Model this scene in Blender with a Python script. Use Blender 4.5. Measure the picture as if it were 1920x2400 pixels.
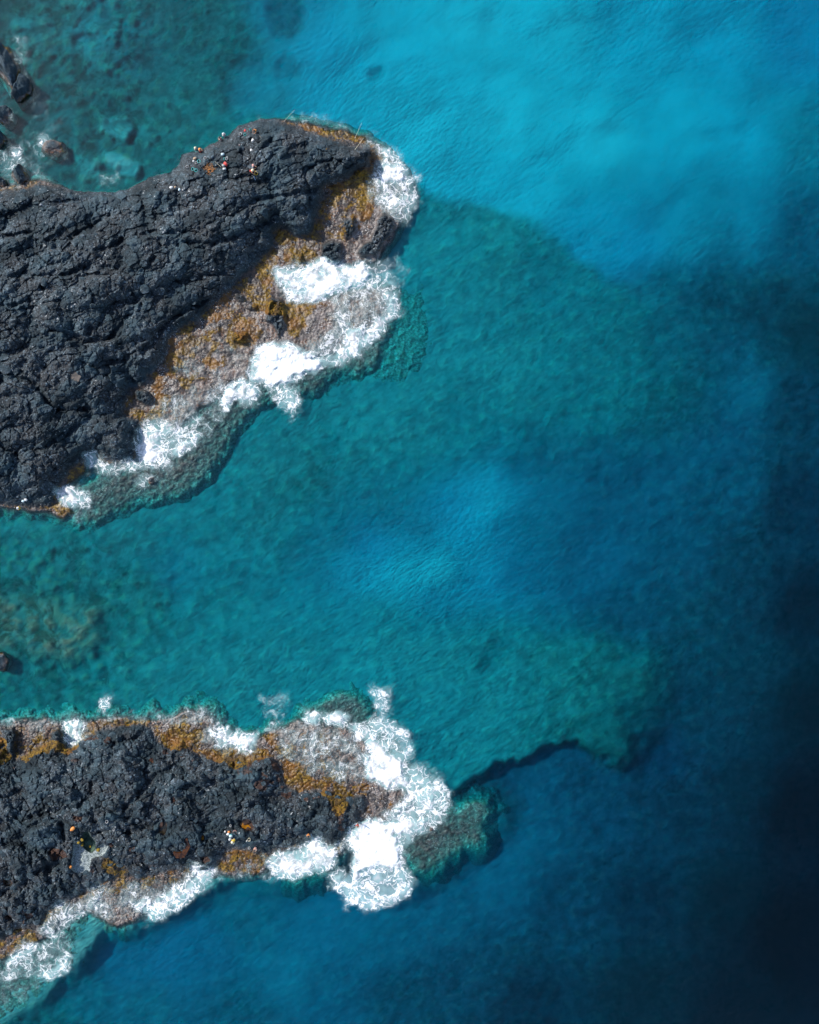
import bpy, bmesh, math, random
import numpy as np
from mathutils import Vector, Matrix

for o in list(bpy.data.objects):
    bpy.data.objects.remove(o, do_unlink=True)
SC = bpy.context.scene
COL = SC.collection

# ------------------------------------------------------------------ camera, sky, sun, exposure
ALT = 118.0          # height of the drone above the sea, metres
PPM = 15.0           # plan pixels of the survey per metre at sea level
cam_d = bpy.data.cameras.new('camera')
cam = bpy.data.objects.new('camera', cam_d)
COL.objects.link(cam)
cam.location = (0, 0, ALT)
cam.rotation_euler = (0, 0, 0)
cam_d.sensor_fit = 'HORIZONTAL'
cam_d.angle = 2 * math.atan(64.0 / ALT)
cam_d.clip_start = 1.0
cam_d.clip_end = 6000.0
SC.camera = cam

SUN_EL, SUN_AZ = math.radians(43), math.radians(-58)   # azimuth from +Y towards +X: light comes from the upper left
world = bpy.data.worlds.new('World')
SC.world = world
world.use_nodes = True
wn = world.node_tree.nodes
sky = wn.new('ShaderNodeTexSky')
sky.sky_type = 'NISHITA'
sky.sun_disc = False
sky.sun_elevation = SUN_EL
sky.sun_rotation = SUN_AZ
wn['Background'].inputs['Strength'].default_value = 0.15
world.node_tree.links.new(sky.outputs[0], wn['Background'].inputs['Color'])

sun_d = bpy.data.lights.new('sun', 'SUN')
sun_d.energy = 3.9
sun_d.angle = math.radians(1.8)
sun_d.color = (1.0, 0.955, 0.89)
sun = bpy.data.objects.new('sun', sun_d)
COL.objects.link(sun)
sdir = Vector((math.sin(SUN_AZ) * math.cos(SUN_EL), math.cos(SUN_AZ) * math.cos(SUN_EL), math.sin(SUN_EL)))
sun.rotation_euler = sdir.to_track_quat('Z', 'Y').to_euler()
sun.location = sdir * 200

SC.view_settings.view_transform = 'Standard'
SC.view_settings.look = 'None'
SC.view_settings.gamma = 1.0
SC.view_settings.exposure = 0.48
SC.cycles.use_denoising = True
SC.cycles.use_adaptive_sampling = True
SC.cycles.adaptive_threshold = 0.02
SC.cycles.adaptive_min_samples = 24
SC.cycles.volume_bounces = 0
SC.cycles.transparent_max_bounces = 8
SC.cycles.max_bounces = 3
SC.cycles.diffuse_bounces = 2
SC.cycles.glossy_bounces = 1
SC.cycles.caustics_reflective = False
SC.cycles.caustics_refractive = False

# ------------------------------------------------------------------ small numeric helpers
f32 = np.float32
def sstep(a, b, x):
    t = np.clip((x - a) / (b - a), 0, 1)
    return t * t * (3 - 2 * t)
def lerp(a, b, t):
    return a + (b - a) * t
def _hash(ix, iy, seed):
    n = (ix.astype(np.int64) * 374761393 + iy.astype(np.int64) * 668265263 + seed * 974634777) & 0xffffffff
    n = ((n ^ (n >> 13)) * 1274126177) & 0xffffffff
    n = ((n ^ (n >> 16)) * 2246822519) & 0xffffffff
    return (n ^ (n >> 15)) & 0xffffffff
def h01(ix, iy, seed):
    return (_hash(ix, iy, seed) / 4294967295.0).astype(f32)
def perlin(x, y, seed=0):
    ix, iy = np.floor(x).astype(np.int64), np.floor(y).astype(np.int64)
    fx, fy = (x - ix).astype(f32), (y - iy).astype(f32)
    ux, uy = fx * fx * fx * (fx * (fx * 6 - 15) + 10), fy * fy * fy * (fy * (fy * 6 - 15) + 10)
    def g(dx, dy):
        a = h01(ix + dx, iy + dy, seed) * f32(2 * math.pi)
        return np.cos(a) * (fx - dx) + np.sin(a) * (fy - dy)
    return lerp(lerp(g(0, 0), g(1, 0), ux), lerp(g(0, 1), g(1, 1), ux), uy) * f32(1.45)
def fbm(x, y, octs=4, seed=0, gain=0.5, ridged=False):
    s, a, t = 0, 1.0, 0
    for k in range(octs):
        n = perlin(x * (2.03 ** k) + 17.3 * k, y * (2.03 ** k) - 9.1 * k, seed + k)
        if ridged:
            n = 1 - 2 * np.abs(n)
        s = s + a * n
        t += a
        a *= gain
    return s / t
def voronoi(x, y, seed=0, jit=0.9):
    """F1, F2, two random numbers of the cell, offset to the cell's centre"""
    ix, iy = np.floor(x).astype(np.int64), np.floor(y).astype(np.int64)
    f1 = np.full(x.shape, 9.0, f32); f2 = f1.copy()
    r1 = np.zeros(x.shape, f32); r2 = r1.copy(); ox = r1.copy(); oy = r1.copy()
    for dx in (-1, 0, 1):
        for dy in (-1, 0, 1):
            cx, cy = ix + dx, iy + dy
            a, b = h01(cx, cy, seed), h01(cx, cy, seed + 77)
            px = (cx + 0.5 + (a - 0.5) * jit - x).astype(f32)
            py = (cy + 0.5 + (b - 0.5) * jit - y).astype(f32)
            d = np.sqrt(px * px + py * py)
            n = d < f1
            f2 = np.where(n, f1, np.minimum(f2, d))
            f1 = np.where(n, d, f1)
            r1 = np.where(n, h01(cx, cy, seed + 5), r1); r2 = np.where(n, h01(cx, cy, seed + 9), r2)
            ox = np.where(n, px, ox); oy = np.where(n, py, oy)
    return f1, f2, r1, r2, ox, oy

# plan raster: 4-pixel cells of the survey from (U0,V0)
U0, V0, U1, V1, RS = -420, -420, 2340, 2820, 4.0
RU = np.arange(U0, U1 + 1, RS, dtype=f32); RV = np.arange(V0, V1 + 1, RS, dtype=f32)
GU, GV = np.meshgrid(RU, RV)
def samp(m, u, v):
    x = np.clip((u - U0) / RS, 0, m.shape[1] - 1.001); y = np.clip((v - V0) / RS, 0, m.shape[0] - 1.001)
    ix, iy = x.astype(np.int32), y.astype(np.int32)
    fx, fy = (x - ix).astype(f32), (y - iy).astype(f32)
    return lerp(lerp(m[iy, ix], m[iy, ix + 1], fx), lerp(m[iy + 1, ix], m[iy + 1, ix + 1], fx), fy)
def sdf(poly, pad=140.0):
    """signed distance in survey pixels on the plan raster, positive inside, clamped to pad outside its box"""
    P = np.array(poly, dtype=f32)
    lo, hi = P.min(0) - pad, P.max(0) + pad
    x0, x1 = max(0, int((lo[0] - U0) / RS)), min(len(RU), int((hi[0] - U0) / RS) + 2)
    y0, y1 = max(0, int((lo[1] - V0) / RS)), min(len(RV), int((hi[1] - V0) / RS) + 2)
    u, v = GU[y0:y1, x0:x1], GV[y0:y1, x0:x1]
    d2 = np.full(u.shape, 1e12, f32); ins = np.zeros(u.shape, bool)
    n = len(P)
    for i in range(n):
        a, b = P[i], P[(i + 1) % n]
        e = b - a
        wu, wv = u - a[0], v - a[1]
        t = np.clip((wu * e[0] + wv * e[1]) / max(float(e @ e), 1e-6), 0, 1)
        d2 = np.minimum(d2, (wu - e[0] * t) ** 2 + (wv - e[1] * t) ** 2)
        c = (a[1] > v) != (b[1] > v)
        if a[1] != b[1]:
            ins ^= c & (u < (b[0] - a[0]) * (v - a[1]) / (b[1] - a[1]) + a[0])
    out = np.full(GU.shape, -pad, f32)
    out[y0:y1, x0:x1] = np.maximum(np.where(ins, 1, -1) * np.sqrt(d2), -pad)
    return out
def sdline(pts, pad=60.0):
    P = np.array(pts, dtype=f32)
    lo, hi = P.min(0) - pad, P.max(0) + pad
    x0, x1 = max(0, int((lo[0] - U0) / RS)), min(len(RU), int((hi[0] - U0) / RS) + 2)
    y0, y1 = max(0, int((lo[1] - V0) / RS)), min(len(RV), int((hi[1] - V0) / RS) + 2)
    u, v = GU[y0:y1, x0:x1], GV[y0:y1, x0:x1]
    d2 = np.full(u.shape, 1e12, f32)
    for a, b in zip(P[:-1], P[1:]):
        e = b - a
        wu, wv = u - a[0], v - a[1]
        t = np.clip((wu * e[0] + wv * e[1]) / max(float(e @ e), 1e-6), 0, 1)
        d2 = np.minimum(d2, (wu - e[0] * t) ** 2 + (wv - e[1] * t) ** 2)
    out = np.full(GU.shape, pad, f32)
    out[y0:y1, x0:x1] = np.minimum(np.sqrt(d2), pad)
    return out
def world_xy(u, v, z):
    """where the survey point (u, v) stands if its height is z"""
    k = (ALT - z) / ALT / PPM
    return (u - 960) * k, (1200 - v) * k

# ------------------------------------------------------------------ object helpers
def tag(o, label=None, cat=None, group=None, kind=None):
    for k, val in (('label', label), ('category', cat), ('group', group), ('kind', kind)):
        if val:
            o[k] = val
    return o
def link(name, me, parent=None, mats=()):
    o = bpy.data.objects.new(name, me)
    COL.objects.link(o)
    for m in mats:
        me.materials.append(m)
    if parent is not None:
        o.parent = parent
    return o
def empty(name, loc, rz=0.0):
    o = bpy.data.objects.new(name, None)
    COL.objects.link(o)
    o.location = loc
    o.rotation_euler = (0, 0, rz)
    o.empty_display_size = 0.2
    return o
def mesh_np(name, co, faces4, smooth=True, attrs=None):
    me = bpy.data.meshes.new(name)
    n, m = len(co), len(faces4)
    me.vertices.add(n)
    me.vertices.foreach_set('co', np.ascontiguousarray(co, dtype=f32).ravel())
    k = faces4.shape[1]
    me.loops.add(m * k)
    me.loops.foreach_set('vertex_index', np.ascontiguousarray(faces4, dtype=np.int32).ravel())
    me.polygons.add(m)
    me.polygons.foreach_set('loop_start', np.arange(0, m * k, k, dtype=np.int32))
    me.polygons.foreach_set('loop_total', np.full(m, k, dtype=np.int32))
    me.polygons.foreach_set('use_smooth', np.full(m, smooth, dtype=bool))
    me.update(calc_edges=True)
    for key, arr in (attrs or {}).items():
        at = me.attributes.new(key, 'FLOAT', 'POINT')
        at.data.foreach_set('value', np.ascontiguousarray(arr, dtype=f32).ravel())
    return me
def grid_mesh(name, X, Y, Z, keep=None, attrs=None):
    h, w = X.shape
    idx = np.arange(h * w).reshape(h, w)
    q = np.stack([idx[1:, :-1], idx[1:, 1:], idx[:-1, 1:], idx[:-1, :-1]], -1).reshape(-1, 4)
    co = np.stack([X, Y, Z], -1).reshape(-1, 3)
    at = {k: a.ravel() for k, a in (attrs or {}).items()}
    if keep is not None:
        kf = keep.ravel()
        q = q[kf[q].all(1)]
        used = np.zeros(h * w, bool); used[q.ravel()] = True
        remap = np.cumsum(used) - 1
        q = remap[q]; co = co[used]; at = {k: a[used] for k, a in at.items()}
    return mesh_np(name, co, q, True, at)

# ------------------------------------------------------------------ material helpers
class NT:
    def __init__(self, name):
        self.m = bpy.data.materials.new(name)
        self.m.use_nodes = True
        self.t = self.m.node_tree
        self.t.nodes.clear()
        self.out = self.n('ShaderNodeOutputMaterial')
    def n(self, typ, **kw):
        nd = self.t.nodes.new(typ)
        for k, v in kw.items():
            setattr(nd, k, v)
        return nd
    def l(self, a, b):
        self.t.links.new(a, b)
    def put(self, sock, v):
        if hasattr(v, 'is_output'):
            self.l(v, sock)
        else:
            sock.default_value = v
    def attr(self, name):
        return self.n('ShaderNodeAttribute', attribute_name=name).outputs['Fac']
    def math(self, op, a, b=0.0, c=0.0, clamp=False):
        nd = self.n('ShaderNodeMath', operation=op, use_clamp=clamp)
        for s, v in zip(nd.inputs, (a, b, c)):
            self.put(s, v)
        return nd.outputs[0]
    def mix(self, f, a, b):
        nd = self.n('ShaderNodeMix', data_type='RGBA')
        self.put(nd.inputs[0], f)
        for s, v in ((nd.inputs[6], a), (nd.inputs[7], b)):
            self.put(s, v if hasattr(v, 'is_output') else (*v, 1.0))
        return nd.outputs[2]
    def smooth(self, x, a, b, lo=0.0, hi=1.0):
        nd = self.n('ShaderNodeMapRange', interpolation_type='SMOOTHSTEP')
        self.put(nd.inputs['Value'], x)
        for k, v in (('From Min', a), ('From Max', b), ('To Min', lo), ('To Max', hi)):
            self.put(nd.inputs[k], v)
        return nd.outputs[0]
    def coords(self, scale=(1, 1, 1), rot=0.0, warp=None, amount=0.0):
        tc = self.n('ShaderNodeTexCoord').outputs['Object']
        if warp is not None:
            ns = self.noise(None, warp, 3)[1]
            sub = self.n('ShaderNodeVectorMath', operation='SUBTRACT'); self.l(ns, sub.inputs[0]); sub.inputs[1].default_value = (.5, .5, .5)
            sc = self.n('ShaderNodeVectorMath', operation='SCALE'); self.l(sub.outputs[0], sc.inputs[0]); sc.inputs['Scale'].default_value = amount
            ad = self.n('ShaderNodeVectorMath', operation='ADD'); self.l(tc, ad.inputs[0]); self.l(sc.outputs[0], ad.inputs[1])
            tc = ad.outputs[0]
        if rot:
            mr = self.n('ShaderNodeMapping')
            self.l(tc, mr.inputs[0])
            mr.inputs['Rotation'].default_value = (0, 0, -rot)
            tc = mr.outputs[0]
        mp = self.n('ShaderNodeMapping')
        self.l(tc, mp.inputs[0])
        mp.inputs['Scale'].default_value = scale
        return mp.outputs[0]
    def noise(self, vec, scale, detail=4, rough=0.55, dist=0.0):
        nd = self.n('ShaderNodeTexNoise')
        self.l(vec if vec is not None else self.n('ShaderNodeTexCoord').outputs['Object'], nd.inputs['Vector'])
        nd.inputs['Scale'].default_value = scale
        nd.inputs['Detail'].default_value = detail
        nd.inputs['Roughness'].default_value = rough
        nd.inputs['Distortion'].default_value = dist
        return nd.outputs['Fac'], nd.outputs['Color']
    def vor(self, vec, scale, feature='DISTANCE_TO_EDGE'):
        nd = self.n('ShaderNodeTexVoronoi', feature=feature)
        self.l(vec if vec is not None else self.n('ShaderNodeTexCoord').outputs['Object'], nd.inputs['Vector'])
        nd.inputs['Scale'].default_value = scale
        return nd.outputs['Distance']
    def bump(self, h, strength, dist=0.1, normal=None):
        nd = self.n('ShaderNodeBump')
        self.l(h, nd.inputs['Height'])
        nd.inputs['Strength'].default_value = strength
        nd.inputs['Distance'].default_value = dist
        if normal is not None:
            self.l(normal, nd.inputs['Normal'])
        return nd.outputs[0]
    def principled(self, color, rough=0.8, normal=None, spec=0.4, **kw):
        p = self.n('ShaderNodeBsdfPrincipled')
        self.put(p.inputs['Base Color'], color if hasattr(color, 'is_output') else (*color, 1.0))
        self.put(p.inputs['Roughness'], rough)
        p.inputs['Specular IOR Level'].default_value = spec
        for k, v in kw.items():
            self.put(p.inputs[k], v)
        if normal is not None:
            self.l(normal, p.inputs['Normal'])
        return p.outputs[0]
    def done(self, sh):
        self.l(sh, self.out.inputs['Surface'])
        return self.m
def simple(name, color, rough=0.6, var=0.12, scale=9.0, spec=0.4):
    """a plain painted or woven surface with slight wear"""
    t = NT(name)
    n = t.noise(None, scale, 3)[0]
    c = t.mix(t.smooth(n, 0.3, 0.7), tuple(x * (1 - var) for x in color), tuple(min(1, x * (1 + var)) for x in color))
    return t.done(t.principled(c, rough, t.bump(n, 0.15, 0.02), spec))

# ------------------------------------------------------------------ plan of the place (survey pixels)
UP_OUT = [(-420,470),(-200,455),(0,438),(37,430),(74,421),(108,423),(137,432),(160,443),(193,448),(260,450),(297,441),(334,427),(356,412),(401,403),(419,386),(423,365),(430,360),(471,352),(493,339),(519,326),(538,312),(557,297),(579,291),(608,278),(650,276),(674,278),(702,283),(737,291),(778,299),(810,304),(834,313),(862,320),(879,334),(897,346),(914,360),(930,385),(952,410),(962,440),(962,470),(950,505),(938,530),(930,548),(914,569),(896,593),(883,617),(848,623),(789,623),(757,610),(720,630),(685,636),(650,638),(655,655),(663,666),(681,694),(709,697),(736,699),(764,694),(813,680),(865,672),(905,672),(922,701),(912,743),(883,775),(848,805),(800,825),(745,835),(690,845),(640,870),(600,885),(560,905),(520,930),(470,960),(440,985),(415,1010),(385,1010),(360,985),(340,1000),(323,1020),(325,1060),(327,1079),(290,1092),(243,1092),(228,1078),(202,1077),(200,1105),(176,1125),(150,1143),(140,1165),(165,1185),(172,1205),(150,1214),(110,1202),(56,1196),(0,1190),(-200,1215),(-420,1240)]
UP_DRY = [(-420,478),(-200,463),(0,446),(37,442),(74,436),(108,430),(137,436),(160,447),(193,451),(260,453),(297,444),(334,430),(356,415),(401,406),(421,389),(425,368),(432,363),(471,355),(493,342),(519,329),(538,315),(557,300),(579,294),(608,281),(650,280),(680,288),(720,305),(770,322),(820,336),(869,342),(872,365),(865,388),(830,398),(813,423),(764,437),(750,471),(754,489),(743,513),(730,548),(695,555),(657,534),(640,545),(646,576),(618,603),(570,649),(545,677),(504,711),(470,746),(435,767),(403,784),(393,837),(351,878),(344,906),(306,913),(289,965),(320,985),(340,985),(323,1010),(320,1060),(318,1074),(290,1084),(243,1085),(226,1066),(202,1069),(190,1085),(170,1100),(150,1125),(132,1150),(130,1165),(118,1187),(80,1188),(56,1191),(0,1184),(-200,1208),(-420,1230)]
UP_SUB = [(-420,1270),(-420,1100),(0,1150),(150,1150),(420,950),(620,830),(880,660),(930,690),(925,760),(900,830),(880,860),(840,880),(800,870),(760,900),(740,925),(700,925),(650,930),(600,965),(556,1010),(536,1052),(487,1122),(435,1160),(369,1174),(330,1178),(289,1198),(223,1230),(167,1228),(104,1210),(0,1205)]
UP_REEF = [(850,680),(925,690),(985,680),(1000,730),(1010,800),(980,870),(930,900),(880,890),(840,880),(800,900),(740,935),(640,950),(600,960)]
LO_OUT = [(-420,1700),(-200,1690),(0,1693),(45,1687),(111,1689),(145,1693),(152,1712),(165,1738),(178,1735),(184,1700),(200,1688),(230,1686),(275,1680),(315,1682),(356,1690),(401,1682),(438,1665),(464,1660),(492,1680),(518,1708),(540,1738),(570,1742),(600,1730),(613,1718),(674,1700),(700,1688),(740,1690),(790,1697),(830,1712),(858,1738),(868,1760),(865,1790),(880,1818),(905,1838),(940,1842),(960,1860),(968,1890),(960,1910),(935,1925),(900,1930),(865,1930),(835,1945),(812,1965),(815,1985),(800,2005),(783,2006),(765,1985),(743,1980),(687,1997),(630,2022),(622,2045),(565,2052),(500,2054),(470,2040),(440,2075),(410,2095),(370,2115),(340,2125),(335,2145),(310,2160),(275,2170),(250,2160),(220,2145),(190,2135),(165,2150),(140,2180),(110,2200),(80,2212),(40,2235),(0,2250),(-200,2330),(-420,2420)]
LO_DRY = [(-420,1770),(-200,1765),(-60,1740),(10,1720),(37,1722),(37,1778),(60,1770),(93,1748),(115,1735),(122,1712),(145,1712),(155,1745),(175,1748),(193,1724),(230,1708),(282,1698),(334,1696),(360,1708),(371,1737),(393,1748),(430,1730),(445,1756),(475,1771),(519,1778),(543,1771),(587,1776),(630,1771),(657,1784),(665,1823),(674,1850),(709,1850),(761,1848),(790,1858),(826,1875),(843,1900),(850,1925),(830,1938),(806,1965),(795,1985),(780,1990),(761,1970),(743,1970),(687,1985),(630,2002),(590,1998),(565,1990),(530,1996),(515,2020),(493,2040),(450,2035),(401,2044),(327,2060),(282,2050),(223,2078),(178,2104),(163,2112),(135,2120),(119,2134),(93,2165),(45,2176),(0,2208),(-200,2270),(-420,2350)]
LO_SUB = [(690,1690),(704,1663),(743,1645),(778,1628),(822,1621),(857,1641),(870,1676),(900,1720),(950,1800),(1010,1840),(1040,1870),(1065,1893),(1090,1880),(1110,1876),(1140,1880),(1150,1905),(1135,1935),(1140,1960),(1126,1989),(1090,1985),(1061,2006),(1030,2035),(1000,2050),(975,2045),(961,2032),(935,1997),(880,1960)]
LO_ARM = [(960,1860),(1040,1895),(1075,1885),(1096,1867),(1143,1850),(1178,1871),(1204,1893),(1190,1920),(1165,1945),(1143,1963),(1126,1992),(1080,2012),(1050,2030),(1022,2066),(985,2068),(940,2050),(900,1990)]
LO_SUB2 = [(-420,2480),(-420,2300),(0,2200),(120,2120),(250,2110),(330,2130),(300,2178),(260,2176),(215,2165),(185,2200),(190,2240),(165,2270),(130,2300),(90,2340),(30,2385),(0,2395)]
LO_SUB3 = [(-420,1690),(-420,1660),(0,1676),(110,1672),(220,1665),(330,1668),(400,1660),(460,1640),(510,1655),(545,1700),(600,1712),(640,1700),(640,1760),(0,1760)]
LO_SUB4 = [(660,2000),(770,1985),(800,2010),(775,2045),(745,2062),(700,2075),(665,2060)]

SHALLOW = [(900,360),(965,405),(1000,440),(1045,468),(1110,482),(1180,492),(1240,515),(1300,560),(1360,610),(1420,650),(1480,680),(1560,705),(1640,760),(1660,860),(1640,960),(1540,1020),(1400,1040),(1250,1035),(1150,1070),(1050,1110),(900,1130),(780,1170),(640,1210),(560,1300),(640,1400),(850,1430),(1000,1450),(1200,1440),(1400,1480),(1540,1540),(1575,1590),(1560,1640),(1545,1690),(1500,1740),(1480,1785),(1440,1797),(1400,1785),(1370,1752),(1355,1740),(1290,1752),(1200,1785),(1130,1815),(1070,1850),(1000,1900),(700,1960),(600,2040),(450,2100),(330,2175),(240,2190),(190,2260),(100,2340),(20,2400),(-420,2600),(-420,300),(200,300),(420,350),(600,270),(800,290)]
# how wide the edge of the shallows is, pixels
SOFT = [(950,400,20),(1100,480,34),(1250,520,44),(1400,650,40),(1560,700,70),(1650,850,200),(1600,1000,200),(1400,1040,200),(1150,1070,170),(800,1170,190),(600,1300,220),(900,1430,180),(1200,1440,170),(1450,1500,150),(1570,1590,110),(1540,1700,110),(1440,1797,42),(1360,1740,15),(1200,1785,15),(1070,1850,18),(600,2040,40),(330,2175,60),(190,2260,60),(20,2400,70),(0,300,60),(500,280,40)]
# what the water shows at survey points: u, v, green, blue (display values) -> bed depth and bed cover, deep-water dimming painted into the cover
SEEN = [(20,10,62,72),(90,40,85,95),(200,70,118,138),(250,110,112,130),(330,130,92,112),(430,60,82,104),(520,110,84,106),(470,190,88,104),(350,240,86,100),(220,230,84,96),(120,150,88,98),(150,320,80,92),(280,370,96,100),(380,320,96,108),(480,280,98,112),(590,200,110,132),(620,230,122,145),(680,40,118,145),(740,110,138,168),(760,220,140,168),(900,60,146,180),(1100,40,150,188),(1300,60,148,188),(1500,60,138,178),(1700,80,132,172),(1890,80,118,158),
(850,250,148,178),(1000,330,152,186),(1200,280,154,192),(1400,330,150,192),(1600,300,138,184),(1750,330,134,178),(1890,330,108,150),(1100,420,146,182),(1250,450,144,186),(1400,540,128,176),(1500,590,118,166),(1620,580,110,156),(1760,540,104,150),(1890,560,74,112),
(1560,670,82,116),(1680,700,64,96),(1800,740,54,82),(1890,780,42,64),(1720,820,70,108),(1770,920,86,128),(1700,1020,78,122),(1880,950,52,84),(1740,1150,74,114),(1870,1180,42,72),
(1000,480,112,124),(960,600,122,132),(1060,600,124,132),(1150,560,116,126),(1030,760,128,134),(1000,920,124,128),(900,1000,122,130),(1150,700,122,130),(1300,680,108,124),(1200,850,122,132),(1330,820,112,126),(1480,800,106,120),(1560,800,94,114),(1450,950,104,118),(1600,930,82,110),(1100,1000,112,128),(800,1080,112,124),(650,1080,118,124),(500,1200,112,124),
(1250,1090,84,126),(1430,1100,74,116),(1150,1170,126,174),(1090,1250,108,160),(1030,1340,138,190),(1000,1250,94,136),(1210,1250,90,134),(1085,1180,118,168),(870,1290,112,158),(950,1350,134,186),(1120,1350,116,168),(860,1330,108,152),(780,1260,100,138),(900,1200,92,130),(720,1160,98,120),(640,1250,106,138),(900,1430,104,138),(1050,1430,92,134),(1250,1330,88,134),(1400,1280,80,126),(1600,1320,72,112),(1750,1380,54,86),(1890,1430,26,48),
(60,1270,112,118),(300,1280,118,128),(400,1340,110,130),(80,1420,96,98),(180,1470,100,100),(330,1400,104,108),(500,1450,112,124),(420,1570,122,130),(280,1600,116,122),(120,1620,104,108),(560,1600,124,134),(700,1540,124,134),(800,1500,122,138),(900,1560,126,136),(1000,1540,126,136),(1000,1680,128,132),(1150,1700,124,130),(1150,1560,118,130),(1160,1480,100,128),(1300,1660,110,120),(1330,1530,100,124),(1480,1600,88,108),(1430,1720,94,98),(1500,1680,76,92),(1420,1780,78,88),
(1480,1460,68,106),(1640,1500,62,94),(1760,1560,50,78),(1890,1650,24,43),(1110,1880,44,72),(1180,1840,60,98),(1290,1880,76,120),(1400,1840,60,98),(1560,1780,50,88),(1650,1680,54,86),(1250,1980,80,124),(1180,2080,80,124),(1450,1950,58,96),(1600,1900,44,74),(1750,1850,36,60),(1890,1900,15,32),(1330,2120,56,92),(1500,2100,38,66),(1700,2100,28,48),(1890,2200,13,28),
(1050,2180,82,126),(900,2200,84,128),(750,2170,88,134),(680,2280,96,142),(800,2330,80,122),(560,2150,86,124),(480,2220,88,136),(400,2240,96,148),(300,2270,90,138),(200,2330,92,128),(330,2360,92,130),(560,2370,78,114),(950,2350,64,98),(1100,2300,62,98),(1250,2360,42,70),(1500,2330,34,56),(1750,2350,21,38),(120,2390,88,114)]
ABS = np.array([1.2, 0.122, 0.066])      # absorption of the water per metre
SAND = np.array([0.48, 0.60, 0.66]); REEF = np.array([0.20, 0.27, 0.245]); DEEP_DIM = np.array([0.020, 0.034, 0.036])  # third bed tone paints in the light lost in deep water
KL, SURF = 0.86, np.array([0.001, 0.003, 0.006])

# ------------------------------------------------------------------ fields
def srgb(c):
    c = c / 255.0
    return np.where(c < 0.04045, c / 12.92, ((c + 0.055) / 1.055) ** 2.4)
tab_d = np.linspace(0.6, 15, 300); tab_r = np.linspace(0, 2, 81)
TD, TR = np.meshgrid(tab_d, tab_r)
def model(ch):
    return SURF[ch] + KL * np.where(TR < 1, lerp(SAND[ch], REEF[ch], np.minimum(TR, 1)), lerp(REEF[ch], DEEP_DIM[ch], np.maximum(TR - 1, 0))) * np.exp(-2.4 * ABS[ch] * TD)
LG, LB = np.log(model(1)), np.log(model(2))
ctl = []
for u, v, g, b in SEEN:
    if b > 1.22 * g and g < 112:
        g, b = g * 1.075, b * 0.935
    if u < 560 and v < 385:
        g, b = g + 7, b - 2
    e = (LG - math.log(srgb(g))) ** 2 + (LB - math.log(srgb(b))) ** 2 + 0.0006 * TD + 0.003 * np.clip(TD - 8, 0, 9) ** 2 + 4.0 * np.clip((1.6 if u > 560 else 1.35) - TD, 0, 2)
    k = np.unravel_index(np.argmin(e), e.shape)
    ctl.append((u, v, TD[k], TR[k]))
ctl = np.array(ctl, dtype=f32)
m_shallow = sdf(SHALLOW, 400)
inner = samp(m_shallow, ctl[:, 0], ctl[:, 1]) > 0
def idw(pts, vals, p=1.8, soft=46.0):
    num = [np.zeros(GU.shape, f32) for _ in vals]; den = np.zeros(GU.shape, f32)
    for i, (u, v) in enumerate(pts):
        w = ((GU - u) ** 2 + (GV - v) ** 2 + soft ** 2) ** (-p)
        w *= f32(1e8)
        den += w
        for k, vv in enumerate(vals):
            num[k] += w * f32(vv[i])
    return [n / den for n in num]
d_in, r_in = idw(ctl[inner, :2], [ctl[inner, 2], ctl[inner, 3]])
d_out, r_out = idw(ctl[~inner, :2], [ctl[~inner, 2], ctl[~inner, 3]])
soft_w, = idw([(a, b) for a, b, c in SOFT], [[c for a, b, c in SOFT]], 2.0, 20)
WU, WV = fbm(GU / 60, GV / 60, 4, 3), fbm(GU / 60, GV / 60, 4, 31)
WX, WY = fbm(GU / 22, GV / 22, 3, 43), fbm(GU / 22, GV / 22, 3, 53)
m_t = sstep(-0.5, 0.5, (samp(m_shallow, GU + WU * 22 + WX * 12, GV + WV * 22 + WY * 12)) / soft_w)
m_depth = lerp(d_out, d_in, m_t)
m_reef = lerp(r_out, r_in, m_t)

# dark weedy patches and light sandy holes in the bed
def blob(poly, soft, warp=12):
    return sstep(-soft, soft, samp(sdf(poly, 60), GU + WU * warp, GV + WV * warp))
for poly, soft, dd, rr in [
    ([(635,-20),(715,-20),(712,60),(690,90),(650,84),(632,40)], 14, 0.5, 0.85),
    ([(648,150),(672,134),(706,146),(708,178),(680,190),(652,182)], 12, 0.4, 0.6),
    ([(868,160),(890,154),(902,174),(884,190),(866,182)], 9, 0.5, 0.5),
    ([(168,86),(205,70),(222,90),(200,118),(178,112)], 8, 0.4, 0.8),
    ([(370,-20),(560,-20),(610,70),(585,150),(520,190),(470,150),(380,170),(300,200),(270,120),(330,60)], 22, 0.3, 0.7),
    ([(500,200),(540,215),(545,290),(470,330),(440,300)], 16, 0.1, 0.6),
    ([(150,290),(330,250),(350,330),(250,360),(150,350)], 22, 0.1, 0.7)]:
    b = blob(poly, soft)
    m_reef = lerp(m_reef, np.maximum(m_reef, rr), b); m_depth = m_depth + dd * b
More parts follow.
